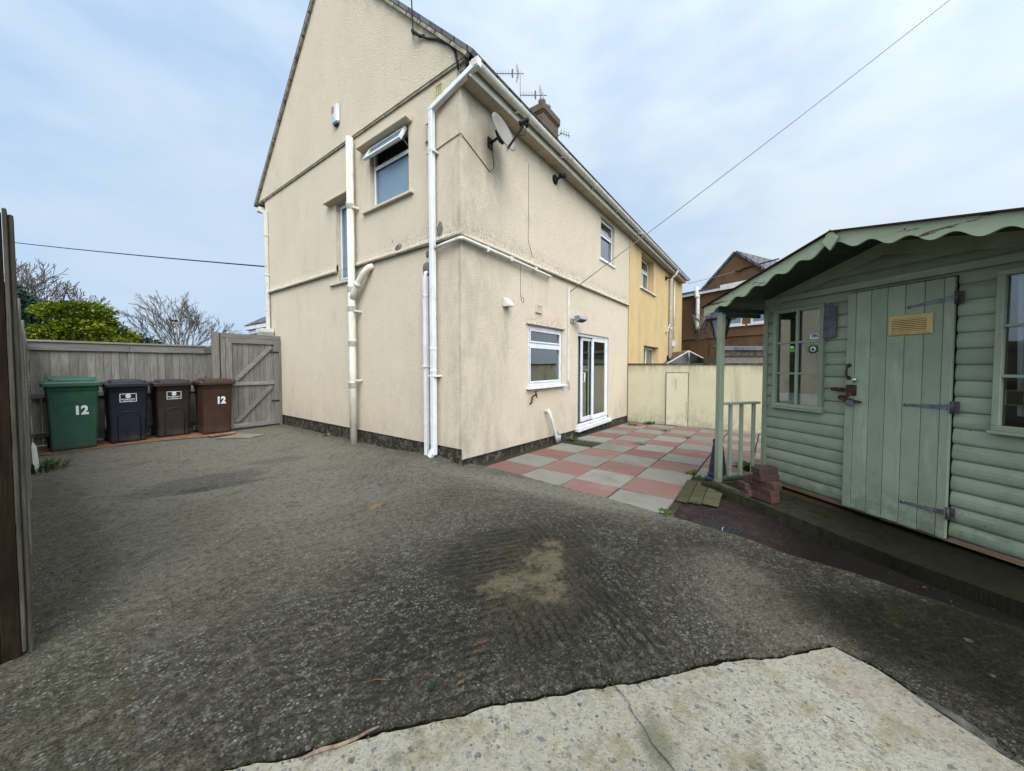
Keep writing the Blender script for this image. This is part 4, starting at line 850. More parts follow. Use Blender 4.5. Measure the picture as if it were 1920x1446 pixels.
a = MB(); a.lathe([(.09,0),(.09,.02),(.04,.05)], (14.2,3.254,4.62), 12, axis=(0,-1,0)); a.tube([(14.2,3.2,4.62),(14.2,3.05,4.62)], .03, 8); a.build('wall_camera', M['black'], nb)
a = MB(); a.box(14.25,14.42,3.17,3.254,2.62,2.72); a.tube([(14.4,3.2,2.7),(14.6,3.17,2.9),(14.72,3.15,2.85)], .02, 6); a.build('junction_box', M['upvcdirty'], nb)

# brown pebble-dashed house
bh = thing('house', 'brown pebble-dashed house with a slate roof behind the garden wall', 'house', (18.65, 3.42, -.3), 0)
e = Vector((-.438,-.899,0)); nn = Vector((-.899,.438,0)); Q = Vector((18.65,3.42,0))
B = lambda u, z, d=0: Q + e*u + nn*d + Vector((0,0,z))
w = MB()
def bpanel(holes, u0, u1, z0, z1): panel(w, Q, e, (0,0,1), u0, u1, z0, z1, holes, .1, nn)
bpanel([(2.02,2.70,3.04,3.92), (3.02,3.75,3.04,3.92)], -3.0, 6.0, -.4, 4.60)
w.quad(B(-3,-.4), B(-3,4.6), B(-3,4.6,-6), B(-3,-.4,-6)); w.quad(B(6,-.4), B(6,4.6), B(6,4.6,-6), B(6,-.4,-6))
w.ext([B(-1.6,3.6,-1.5), B(4.6,3.6,-1.5), B(4.6,3.6+.0,-1.5), B(1.52,6.50,-1.5)] if False else [B(-1.7,3.6,-1.5), B(4.75,3.6,-1.5), B(1.52,6.50,-1.5)], -nn*.3, rnd=.5)
w.box(0,0,0,0,0,0) if False else None
w.build('wall', M['brown'], bh, recalc=False)
bd = MB(); bd.add([B(-3,2.54,.0), B(6,2.54,.0), B(6,2.575,.05), B(-3,2.575,.05), B(6,2.60,.0), B(-3,2.60,.0)], [(0,1,2,3),(3,2,4,5)]); bd.build('band', M['brown'], bh, recalc=False)
rf = MB(); rd = -nn*7
for (ua, za, ub, zb) in ((-1.85,3.5,1.52,6.53), (4.9,3.5,1.52,6.53)):
    d_ = (B(ub,zb)-B(ua,za)).normalized(); up = d_.cross(nn); up = up if up.z > 0 else -up
    rf.ext([B(ua,za,-1.42), B(ub,zb,-1.42), B(ub,zb,-1.42)+up*.09, B(ua,za,-1.42)+up*.09], rd)
rf.build('roof', M['slate'], bh)
fr_ = MB(); fr_.ext([B(-3.05,4.60,.05), B(2.0,4.60,.05), B(2.0,4.72,.05), B(-3.05,4.72,.05)], nn*.05); fr_.ext([B(1.85,4.58,.11), B(6.05,4.58,.11), B(6.05,4.80,.11), B(1.85,4.80,.11)], nn*.06); fr_.build('fascia', M['upvc'], bh)
fr_ = MB(); fr_.ext([B(-3.05,4.725,.12), B(6.05,4.725,.12), B(6.05,4.80,.12) , B(-3.05,4.80,.12)], -nn*1.6); fr_.build('flat_roof', M['lead'], bh)
for u0, u1 in ((2.02,2.70), (3.02,3.75)):
    f = MB()
    def bb(mb, a, b, c, d, k0, k1): mb.ext([B(a,c,k0), B(b,c,k0), B(b,d,k0), B(a,d,k0)], nn*(k1-k0))
    bb(f, u0, u1, 3.04, 3.11, -.08, -.02); bb(f, u0, u1, 3.85, 3.92, -.08, -.02); bb(f, u0, u0+.07, 3.11, 3.85, -.08, -.02); bb(f, u1-.07, u1, 3.11, 3.85, -.08, -.02)
    wn = f.build('window', M['upvc'], bh)
    f = MB(); bb(f, u0+.07, u1-.07, 3.11, 3.85, -.06, -.05); f.build('pane', M['obscure'], wn)
    f = MB(); bb(f, u0-.08, u1+.12, 2.97, 3.035, -.02, .07); f.build('sill', M['upvc'], wn)
p = MB(); p.tube([B(.74,4.95,.13), B(.74,4.5,.13), B(.80,4.40,.13), B(.80,3.15,.13), B(.78,3.02,.08), B(.75,2.98,-.05)], .085, 12); p.lathe([(.085,0),(.11,.01),(.11,.14),(.085,.15)], B(.78,4.42,.13), 12); p.build('soil_pipe', M['upvcdirty'], bh)

# conservatory roof and felt-roofed outbuilding over the wall
cv = thing('conservatory', 'glazed conservatory roof peeping over the pale garden wall', 'conservatory', (14.3, 2.4, -.3))
a, b_, c_ = Vector((13.75,3.15,1.36)), Vector((14.36,2.44,1.88)), Vector((14.95,1.62,1.36)); dv = Vector((2.2,1.5,0))
f = MB()
for p_, q_ in ((a,b_),(b_,c_),(b_,b_+dv),(a,a+dv),(c_,c_+dv),(a,c_)): f.bar(p_, q_, .026, .03)
m1 = (b_+c_)/2; f.bar(Vector((14.36,2.44,1.36)), b_, .035, .035, (1,0,0))
for p_ in (a, c_): f.bar(p_ - Vector((0,0,1.66)), p_, .07, .07, (1,0,0)); f.bar(p_+dv-Vector((0,0,1.66)), p_+dv, .07, .07, (1,0,0))
f.build('frame', M['upvcdirty'], cv)
f = MB(); f.quad(a, b_, b_+dv, a+dv); f.quad(b_, c_, c_+dv, b_+dv); f.quad(a, c_, b_); z3 = Vector((0,0,1.6)); f.quad(a-z3, c_-z3, c_, a); f.build('pane', M['roofglass'], cv, recalc=False)
ou = thing('outbuilding', 'low felt-roofed outbuilding just beyond the garden wall', 'outbuilding', (13.9, 1.0, -.3))
e2 = (Vector((14.68,.30,0))-Vector((13.86,1.43,0))).normalized(); n2 = Vector((-e2.y, e2.x, 0)); n2 = n2 if n2.x > 0 else -n2; O = Vector((13.86,1.43,0))
a = MB(); a.ext([O-n2*.0+Vector((0,0,-.3)), O+e2*3+Vector((0,0,-.3)), O+e2*3+Vector((0,0,1.66)), O+Vector((0,0,1.66))], n2*1.4); a.build('wall', M['mortar'], ou)
a = MB(); a.ext([O-e2*.05-n2*.06+Vector((0,0,1.665)), O+e2*3-n2*.06+Vector((0,0,1.665)), O+e2*3-n2*.06+Vector((0,0,1.85)), O-e2*.05-n2*.06+Vector((0,0,1.85))], n2*.05); a.build('fascia', M['timberdark'], ou)
a = MB(); a.ext([O-e2*.1-n2*.12+Vector((0,0,1.86)), O+e2*3-n2*.12+Vector((0,0,1.86)), O+e2*3+n2*1.4+e2*.0+Vector((0,0,1.98)), O+e2*.55+n2*1.4+Vector((0,0,1.98))], (0,0,.10)); a.build('roof', M['lead'], ou)

# garden wall
gw = thing('garden_wall', 'pale cream painted garden wall closing the far side of the patio', 'wall', (9.93, 1.5, -.25))
a = MB(); a.box(9.93, 10.08, -4.5, RY-.025, -.5, 1.36); a.build('wall', M['gwall'], gw)
a = MB(); a.box(9.90, 10.11, -4.5, RY-.024, 1.362, 1.40); a.build('coping', M['timberdark'], gw, bevel=.006)
a = MB(); a.box(9.885, 9.929, 1.70, 2.21, -.22, 1.14); a.build('blocked_doorway', mk_render('paler_panel_paint', (.68,.61,.44), (.62,.56,.40), (.26,.22,.14), lambda g,P,x,y,z: [(g.mul(g.step(z, .3, -.2), g.step(g.noise(P, 6, 6, .7), .4, .6)), .4)], .2, .3), gw, bevel=.006); a = MB(); a.box(9.912, 9.9285, 1.682, 1.699, -.22, 1.15); a.box(9.912, 9.9285, 2.211, 2.228, -.22, 1.15); a.box(9.912, 9.9285, 1.682, 2.228, 1.152, 1.165); a.build('panel_edge_shade', M['mortar'], gw)  # dark outline strips: the panel's edge shadow painted in, no real joint
a = MB(); a.box(9.879, 9.8845, 1.715, 1.724, -.1, .42); a.box(9.879, 9.8845, 1.97, 1.978, .70, .98); a.build('rust_streak', plain('rust_stain', (.40,.20,.06), .9, 0, .3, 20), gw)

# ------------------------------------------------------------------ summerhouse
SA = R(-129); S0 = (4.778, .034, 0)
sh = thing('summerhouse', 'sage green timber summerhouse with wavy bargeboards and a small railed porch', 'summerhouse', S0, SA)
SM = WM[sh]; toW = lambda s, y, z: SM @ Vector((s, y, z))
SW, SD, AX, AZ = 2.15, 1.85, .993, 2.392
zroof = lambda s: AZ - (.306*(AX-s) if s < AX else .232*(s-AX))
DOOR = (.765, 1.415, .0, 1.985); WL = (.13, .545, .955, 1.89); WR = (1.63, 2.045, .955, 1.93)
def siding(mb, fn, u0, u1, z0, ztop, holes, h=.1125, top=None):
    z = z0; prof = [(0,-.001),(.07,.011),(.20,.0155),(.40,.0170),(.62,.0150),(.82,.0095),(.94,.004),(1,-.001)]
    while z < ztop:
        k = random.random()
        for (f0, a), (f1, b) in zip(prof, prof[1:]):
            za, zb = z+f0*h, min(z+f1*h, ztop); zm = (za+zb)/2
            if za >= ztop: break
            cuts = sorted({u0, u1} | {x for q in holes if q[2] < zm < q[3] for x in q[:2]})
            if top:                                           # clip to the roof line
                lo = [AX-(AZ-.035-zb)/.306, AX+(AZ-.035-zb)/.232]; lo[0] = max(lo[0], u0); lo[1] = min(lo[1], u1)
                if lo[1] <= lo[0]: continue
                cuts = sorted({min(max(c, lo[0]), lo[1]) for c in cuts} | set(lo))
            for c, d in zip(cuts, cuts[1:]):
                if d-c < 1e-4 or any(q[0] <= (c+d)/2 <= q[1] and q[2] < zm < q[3] for q in holes): continue
                mb.add([fn(c, za, a), fn(d, za, a), fn(d, zb, b), fn(c, zb, b)], [(0,1,2,3)], False, k)
        z += h
w = MB(); ZB = .115
siding(w, lambda u, z, d: (u, -d, z), 0, SW, ZB, 2.42, [(DOOR[0], DOOR[1], -1, DOOR[3]), WL, WR], top=True)
siding(w, lambda u, z, d: (-d, u, z), 0, SD, ZB, 2.05, []); siding(w, lambda u, z, d: (SW+d, u, z), 0, SD, ZB, 2.05, [])
siding(w, lambda u, z, d: (u, SD+d, z), 0, SW, ZB, 2.42, [], top=True)
wl = w.build('wall', M['shed'], sh, local=True, recalc=False)
w = MB(); w.box(-.026, .022, -.030, .014, .10, 1.99); w.box(SW-.02, SW+.03, -.03, .014, .10, 2.0); w.build('corner_trim', M['shedtrim'], sh, local=True, bevel=.003)
w = MB()                                                      # raked frieze boards under the roof and a header over the door
for (a, b) in ((-.02, AX), (AX, SW)): w.ext([(a, -.030, zroof(a)-.14), (b, -.030, zroof(b)-.14), (b, -.030, zroof(b)-.036), (a, -.030, zroof(a)-.036)], (0, .016, 0))
w.box(.0, SW, -.048, -.0265, 2.005, 2.06); w.build('frieze', M['shed'], sh, local=True, bevel=.002)
w = MB()                                                      # inside lining
for q in ((.03,.05,.03,SD-.03,.12,2.0),(SW-.05,SW-.03,.03,SD-.03,.12,2.0),(.051,SW-.051,SD-.05,SD-.03,.12,2.0),(.03,SW-.03,.02,SD-.03,.085,.115)): w.box(*q)
w.build('lining', plain('bare_inside_boards', (.07,.052,.038), .9, 0, .25, 9), sh, local=True)
# door
dr_ = MB(); xs = [.768,.832,.937,1.042,1.150,1.258,1.358,1.412]
for i, (a, b) in enumerate(zip(xs, xs[1:])): dr_.box(a+.0015, b-.0015, -.045-.002*(i in (0, 6)), -.022, .10+.004*(i % 2), 1.975)
door = dr_.build('door', M['sheddoor'], sh, local=True, bevel=.0025)
k = MB(); k.box(.766, 1.414, -.021, -.005, .1, 1.98); k.build('door_back', M['dark'], door, local=True)
for z, tilt in ((1.795, .05), (1.045, .01), (.285, .01)):
    hg = MB(); hg.ext([(1.40,-.0475,z-.019+tilt*.6), (1.17,-.0475,z-.007), (1.17,-.0475,z+.007), (1.40,-.0475,z+.019+tilt*.6)], (0,-.004,0)); hg.lathe([(.013,0),(.013,.004)], (1.175,-.0475,z), 10, axis=(0,-1,0))
    for x in (1.22, 1.29, 1.36): hg.lathe([(.006,0),(.004,.004)], (x,-.0515,z+(x-1.17)/.23*tilt*.6), 8, axis=(0,-1,0))
    hh = hg.build('hinge', M['metal'], door, local=True)
    hg = MB(); zz = z+tilt*.6; hg.lathe([(.009,-.043),(.009,.043)], (1.420,-.050,zz), 10); hg.box(1.425, 1.448, -.034, -.028, zz-.043, zz+.043); hg.build('knuckle', M['hingeplate'], hh, local=True)
vt = MB(); vx0, vx1, vz0, vz1 = 1.055, 1.31, 1.585, 1.735
vt.loft([[(vx0,-.048,vz0),(vx1,-.048,vz0),(vx1,-.048,vz1),(vx0,-.048,vz1)], [(vx0,-.054,vz0),(vx1,-.054,vz0),(vx1,-.054,vz1),(vx0,-.054,vz1)], [(vx0+.018,-.066,vz0+.018),(vx1-.018,-.066,vz0+.018),(vx1-.018,-.066,vz1-.018),(vx0+.018,-.066,vz1-.018)]])
vto = vt.build('vent', M['yvent'], door, local=True)
vt = MB(); vt.box(vx0+.03, vx1-.03, -.0668, -.0662, vz0+.026, vz1-.026); vt.build('vent_back', plain('vent_gap', (.10,.06,.02), .9), vto, local=True)
vt = MB()
for i in range(7): z = vz0+.0335+i*.0139; vt.box(vx0+.03, vx1-.03, -.0725, -.0670, z-.0042, z+.0042)
vt.build('louvre', M['yvent'], vto, local=True)
hd = MB(); hd.tube([(.795,-.046,1.345),(.795,-.075,1.335),(.795,-.08,1.29),(.795,-.075,1.255),(.795,-.046,1.245)], .008, 8)
for z in (1.35, 1.24): hd.lathe([(.018,0),(.017,.007),(.006,.010)], (.795,-.046,z), 12, axis=(0,-1,0))
hd.build('handle', M['rust'], door, local=True)
hd = MB(); hd.lathe([(.016,0),(.018,.006),(.018,.020),(.010,.030)], (.845,-.046,1.225), 14, axis=(0,-1,0)); hd.build('lock_cylinder', M['chrome'], door, local=True)
hd = MB(); hd.box(.68, .765, -.052, -.030, 1.118, 1.150); hd.box(.66, .80, -.058, -.052, 1.122, 1.146); hd.lathe([(.016,0),(.016,.01)], (.685,-.058,1.134), 10, axis=(0,-1,0)); hd.build('hasp', M['rust'], door, local=True, bevel=.003)
hd = MB(); hd.box(.775, .855, -.049, -.046, 1.085, 1.18); hd.bar((.735,-.06,1.06),(.895,-.06,1.035),.016,.016); hd.box(.765,.80,-.07,-.046,1.03,1.085); hd.lathe([(.02,-.012),(.022,0),(.02,.012)], (.745,-.055,1.065), 10, axis=(0,-1,0)); hd.build('bolt', M['rust'], door, local=True, bevel=.003)
hd = MB(); hd.box(.80,.85,-.085,-.06,1.0,1.045); hd.tube([(.81,-.072,1.045),(.81,-.072,1.07),(.825,-.072,1.082),(.84,-.072,1.07),(.84,-.072,1.045)], .005, 7); hd.build('padlock', M['metal'], door, local=True, bevel=.005)
# windows of the summerhouse
def shed_window(q, rows):
    a, b, c, d = q; f = MB(); e = .035
    for z0, z1, u0, u1 in ((c-e,c,a-e,b+e),(d,d+e,a-e,b+e),(c,d,a-e,a),(c,d,b,b+e)): f.box(u0,u1,-.046,-.005,z0,z1)
    f.box(a-e-.012, b+e+.012, -.062, -.028, c-e-.02, c-e-.001)
    fr = f.build('window', M['shedtrim'], sh, local=True, bevel=.003)
    f = MB(); m_ = (a+b)/2; f.box(m_-.011, m_+.011, -.042, -.018, c, d)
    for i in range(1, rows): z = c+(d-c)*i/rows; f.box(a, m_-.0115, -.040, -.018, z-.010, z+.010); f.box(m_+.0115, b, -.040, -.018, z-.010, z+.010)
    f.build('glazing_bar', M['shedtrim'], fr, local=True, bevel=.002)
    f = MB(); f.box(a-.005, b+.005, -.014, -.010, c-.005, d+.005); f.build('pane', M['shedglass'], fr, local=True)
    return fr
wl_ = shed_window(WL, 3); wr_ = shed_window(WR, 3)
# stickers in the left window
s = MB(); s.box(.445, .54, -.0165, -.0145, 1.605, 1.655); s.build('sticker', M['white'], wl_, local=True)
text('EBC', .044, M['navyprint'], wl_, 'lettering', (.497, -.0172, 1.632), (1,0,0), (0,0,1), bold=.0015, depth=.0004, local=True)
s = MB(); s.lathe([(.044,0),(.044,.0015)], (.475,-.0145,1.505), 28, axis=(0,-1,0)); st_ = s.build('round_sticker', M['greenprint'], wl_, local=True)
s = MB(); s.lathe([(.026,0),(.026,.001)], (.475,-.0162,1.505), 24, axis=(0,-1,0)); s.build('badge', M['white'], st_, local=True)
s = MB(); s.lathe([(.013,0),(.013,.001)], (.475,-.0174,1.503), 10, axis=(0,-1,0)); s.build('mark', M['black'], st_, local=True)
s = MB(); s.box(.245, .305, -.0165, -.0145, 1.485, 1.522); s.build('green_sticker', M['lime'], wl_, local=True)
s = MB(); s.box(.262, .292, -.0165, -.0145, 1.524, 1.542); s.build('small_sticker', M['white'], wl_, local=True)
# porch: roof boards, bargeboards, post, rail
YF = -.600
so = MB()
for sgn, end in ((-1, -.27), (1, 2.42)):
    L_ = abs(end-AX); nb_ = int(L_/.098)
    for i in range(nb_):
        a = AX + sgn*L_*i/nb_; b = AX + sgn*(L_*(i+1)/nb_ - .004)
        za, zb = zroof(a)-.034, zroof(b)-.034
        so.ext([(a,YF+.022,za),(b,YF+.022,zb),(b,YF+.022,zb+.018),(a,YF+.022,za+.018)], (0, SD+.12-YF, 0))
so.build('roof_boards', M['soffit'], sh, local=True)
fe = MB()
for end in (-.275, 2.425): fe.ext([(AX,YF-.028,AZ-.015),(end,YF-.028,zroof(end)-.015),(end,YF-.028,zroof(end)-.004),(AX,YF-.028,AZ-.004)], (0, SD+.2-YF, 0))
fe.build('felt', M['felt'], sh, local=True)
def barge(end, nm):
    b = MB(); L_ = abs(end-AX); sgn = 1 if end > AX else -1; n = 90; top = []; bot = []
    for i in range(n+1):
        s_ = AX + sgn*(.012+(L_-.012)*i/n); t = L_*i/n
        hgt = .112 + .021*math.cos(2*math.pi*t/.205+2.2) + (.01 if i > n-4 else 0)
        top.append((s_, zroof(s_)-.008)); bot.append((s_, zroof(s_)-hgt))
    for i in range(n):
        q = [top[i], top[i+1], bot[i+1], bot[i]]
        b.add([(x,YF,z) for x,z in q]+[(x,YF+.018,z) for x,z in q], [(0,1,2,3),(4,7,6,5),(0,4,5,1),(3,2,6,7)], rnd=.3)
    for j in (0, n): b.quad((top[j][0],YF,top[j][1]),(bot[j][0],YF,bot[j][1]),(bot[j][0],YF+.018,bot[j][1]),(top[j][0],YF+.018,top[j][1]), rnd=.3)
    b.build(nm, M['barge'], sh, local=True)
barge(-.26, 'bargeboard'); barge(2.42, 'bargeboard')
rr = MB()
for s_ in (1.42, .12, -.22): rr.lathe([(.006,0),(.004,.004)], (s_,YF,zroof(s_)-.05), 8, axis=(0,-1,0))
rr.build('screw', M['rust'], sh, local=True)
fi = MB(); fi.ext([(AX,YF-.0215,AZ+.012),(AX-.058,YF-.0215,AZ-.075),(AX,YF-.0215,AZ-.155),(AX+.058,YF-.0215,AZ-.075)], (0,.02,0)); fi.build('finial', M['barge'], sh, local=True, bevel=.002)
po = MB(); po.box(-.122,-.064,-.560,-.504,.075,1.90); po.build('post', M['shedtrim'], sh, local=True, bevel=.003)
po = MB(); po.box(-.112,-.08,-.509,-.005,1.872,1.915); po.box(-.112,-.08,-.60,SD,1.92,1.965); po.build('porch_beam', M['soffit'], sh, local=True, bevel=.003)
ra = MB(); ra.box(-.120,-.062,-.509,-.0,.918,.942); rail = ra.build('handrail', M['shedtrim'], sh, local=True, bevel=.003)
for y in (-.385, -.235, -.065):
    b = MB(); b.box(-.108,-.076,y-.016,y+.016,.123,.917); b.build('baluster', M['shedtrim'], sh, local=True, bevel=.003)
ra = MB(); ra.box(-.118,-.066,-.509,-.03,.095,.122); ra.build('bottom_rail', M['soffit'], sh, local=True, bevel=.003)
dk = MB(); dk.box(-.135,.30,-.575,-.525,.028,.074); dk.box(-.13,-.07,-.524,-.05,.028,.073); dk.build('porch_sill', M['ramp'], sh, local=True, bevel=.004)
be = MB(); be.box(.0,SW,-.012,.030,.078,.113); be.box(.02,.08,.05,SD,.052,.08); be.box(1.0,1.06,.05,SD,.052,.08); be.box(2.05,2.11,.05,SD,.052,.08); be.build('bearer', M['bearer'], sh, local=True)
# things in and on the summerhouse
pb = MB(); pb.loft([[(.16,.005,.95),(.56,.005,.95),(.56,.105,.95),(.16,.105,.95)], [(.15,.0,1.06),(.57,.0,1.06),(.57,.115,1.06),(.15,.115,1.06)], [(.158,.008,1.06),(.562,.008,1.06),(.562,.107,1.06),(.158,.107,1.06)], [(.165,.012,.96),(.555,.012,.96),(.555,.10,.96),(.165,.10,.96)]])
pb.box(.16,.56,.0,.11,.93,.949)
o = pb.build('window_box', M['white']); o.data.transform(SM); base(tag(o, 'white plastic trough standing inside the left summerhouse window', 'trough'), SM @ Vector((.36,.1,.93)))
cu = thing('curtain', 'pale net curtain hanging inside the right summerhouse window', 'curtain', tuple(SM @ Vector((1.84,.05,.95))))
c_ = MB(); n = 60
for i in range(n):
    u0, u1 = 1.640+i*.0069, 1.640+(i+1)*.0069; y0, y1 = .060+.014*math.sin(i*.75), .060+.014*math.sin((i+1)*.75); sk = lambda u, z: u + max(0, .025*(1.9-z)*(1-(u-1.64)/.12)) if u < 1.76 else u
    c_.add([SM@Vector((sk(u0,1.02),y0,1.02)), SM@Vector((sk(u1,1.02),y1,1.02)), SM@Vector((u1,y1,1.92)), SM@Vector((u0,y0,1.92))], [(0,1,2,3)], True, .5)
c_.build('cloth', M['curtain'], cu, recalc=False)
npz = thing('number_sign', 'black sign with a gold figure one inside the right summerhouse window', 'sign', tuple(SM @ Vector((1.745,.012,1.09))), SA)
s = MB(); s.box(-.115,.20,-.006,.0,.0,.10); s.build('board', M['black'], npz, local=True)
s = MB()
for q in ((-.115,.20,.0,.007),(-.115,.20,.093,.10),(-.115,-.108,.0075,.0925)): s.box(q[0],q[1],-.0075,-.0063,q[2],q[3])
s.build('border', M['gold'], npz, local=True); text('1', .085, M['gold'], npz, 'numeral', (-.035,-.0068,.048), (1,0,0), (0,0,1), bold=.002, depth=.0005, local=True)
pq = thing('slate_plaque', 'small slate thermometer plaque hanging beside the summerhouse window', 'plaque', tuple(SM @ Vector((.63,-.03,1.60))), SA)
s = MB(); s.ext([(-.055,-.0,.0),(.05,-.0,.0),(.052,-.0,.10),(.05,-.0,.29),(-.01,-.0,.295),(-.05,-.0,.285),(-.054,-.0,.12)], (0,-.016,0)); s.build('slab', M['slate_pl'], pq, local=True, bevel=.004)
s = MB(); s.tube([(-.02,-.008,.285),(-.003,.004,.325),(.02,-.008,.29)], .0025, 5); s.build('hanging_wire', M['rust'], pq, local=True)

# concrete base of the summerhouse
sl = [toW(s_, y_, 0) for s_, y_ in ((-.20,-.66),(.25,-.60),(.62,-.595),(1.1,-.585),(1.45,-.57),(1.9,-.50),(2.6,-.44),(2.6,2.3),(-.20,2.3))]
sheet('shed_base', rough_poly([(p.x, p.y) for p in sl], .12, .006, 2), lambda x, y: .048 + .006*mnoise.noise(Vector((x*3.3, y*3.3, 4))), .115, M['slab'], grid=.09)

# ------------------------------------------------------------------ loose bricks by the porch
bk = MB(); bk.box(-.1075,.1075,-.05,.05,0,.062)
b0 = bk.build('brick', M['brick'], bevel=.004)
lab = ['top brick of the stack by the porch rail', 'second brick down in the stack by the porch', 'pale brick third from the top, at the front of the stack', 'narrow brick end behind the front brick of the third layer', 'orange brick at the left of the fourth layer', 'dull brick at the front of the fourth layer', 'dark brick at the left foot of the stack', 'darkest brick at the front foot of the stack']
spots = [(.375,-.455,.302,86),(.385,-.45,.240,88),(.40,-.455,.178,3),(.27,-.42,.178,84),(.255,-.47,.116,80),(.395,-.47,.116,-4),(.27,-.46,.054,86),(.40,-.475,.054,2)]
for i, ((s_, y_, z_, r_), lb) in enumerate(zip(spots, lab)):
    o = b0 if i == 0 else b0.copy()
    if i: C.objects.link(o)
    o.location = toW(s_, y_, z_); o.rotation_euler = (0, 0, SA + R(r_)); tag(o, lb, 'brick', 'loose bricks stacked beside the summerhouse porch')

# mossy boards used as a little ramp, and the drain cover
rp = thing('board_ramp', 'mossy green boards laid as a short ramp beside the porch post', 'ramp', (4.15, .55, -.04))
for i, (y0, y1, tz) in enumerate(((.76,.652,-.012), (.647,.532,-.010), (.527,.385,-.006))):
    b = MB(); x0, x1 = 3.86+.03*i, 4.50; b.add([(x0,y0,-.028+tz),(x1,y0+.0,.012+tz),(x1,y1,.012+tz),(x0-.0,y1,-.028+tz),(x0,y0,-.010+tz),(x1,y0,.030+tz),(x1,y1,.030+tz),(x0,y1,-.010+tz)], [(3,2,1,0),(4,5,6,7),(0,1,5,4),(1,2,6,5),(2,3,7,6),(3,0,4,7)])
    b.build('board', M['ramp'], rp, bevel=.004)
mh = thing('drain_cover', 'dark metal drain cover let into the reddish path', 'drain cover', (3.42, .28, -.045))
b = MB(); b.add([(3.26,.47,-.046),(3.56,.44,-.046),(3.50,.17,-.046),(3.20,.20,-.046),(3.26,.47,-.030),(3.56,.44,-.030),(3.50,.17,-.030),(3.20,.20,-.030)], [(4,5,6,7),(0,1,5,4),(1,2,6,5),(2,3,7,6),(3,0,4,7)]); b.build('plate', plain('drain_iron', (.030,.030,.036), .6, 0, .3, 30, .5), mh, bevel=.004)
b = MB()
for i in range(7):
    t = (i+.5)/7; p0 = Vector((3.26,.47,0)).lerp(Vector((3.20,.20,0)), t); p1 = Vector((3.56,.44,0)).lerp(Vector((3.50,.17,0)), t)
    b.bar(p0.lerp(p1,.06)+Vector((0,0,-.0295)), p0.lerp(p1,.94)+Vector((0,0,-.0295)), .018, .003)
    for j in range(0): b.bar(p0.lerp(p1, .08+j*.24)+Vector((0,0,-.028)), p0.lerp(p1, .22+j*.24)+Vector((0,0,-.028)), .014, .004)
b.build('tread', M['black'], mh); b = MB(); b.tube([(3.36,.30,-.029),(3.38,.30,-.012),(3.41,.295,-.012),(3.43,.295,-.029)], .006, 6); b.build('lifting_handle', M['metal'], mh)

# ------------------------------------------------------------------ garden lamp
gl = thing('garden_lamp', 'dark ornamental lamp post with a lantern head behind the porch post', 'lamp post', (4.92, .50, -.06)); lx, ly = 4.92, .50
a = MB(); a.lathe([(.135,0),(.135,.035),(.105,.05),(.11,.09),(.098,.10),(.062,.40),(.05,.47),(.058,.48),(.058,.50),(.036,.52)], (lx,ly,-.06), 10, smooth=False); a.build('base', M['iron'], gl)
a = MB(); a.lathe([(.034,.52),(.028,1.0),(.026,1.62),(.045,1.64),(.045,1.66),(.026,1.68),(.03,1.72)], (lx,ly,-.06), 12); a.build('pole', M['iron'], gl)
a = MB(); a.lathe([(.06,1.72),(.075,1.735),(.06,1.74)], (lx,ly,-.06), 6, smooth=False)
for k in range(6):
    q = k*math.pi/3; a.bar((lx+.062*math.cos(q), ly+.062*math.sin(q), 1.675), (lx+.115*math.cos(q), ly+.115*math.sin(q), 1.90), .014, .014)
a.lathe([(.165,1.955),(.17,1.965),(.10,2.03),(.085,2.04),(.06,2.085),(.012,2.10),(.018,2.13),(.004,2.15)], (lx,ly,-.06), 12, smooth=False); ln = a.build('lantern', M['iron'], gl)
a = MB(); a.lathe([(.058,1.74),(.108,1.95)], (lx,ly,-.06), 6, smooth=False); a.build('pane', plain('frosted_lantern', (.45,.46,.47), .4, 0, .05, spec=.5), ln)
wv = MB()
for k in range(14): wv.tube([(lx-.02+random.uniform(-.1,.1), ly+.05+random.uniform(0,.25), 1.65+random.uniform(0,.35)) for _ in range(4)], .004, 4)
wv.build('tangled_wire', M['greycable'], gl)

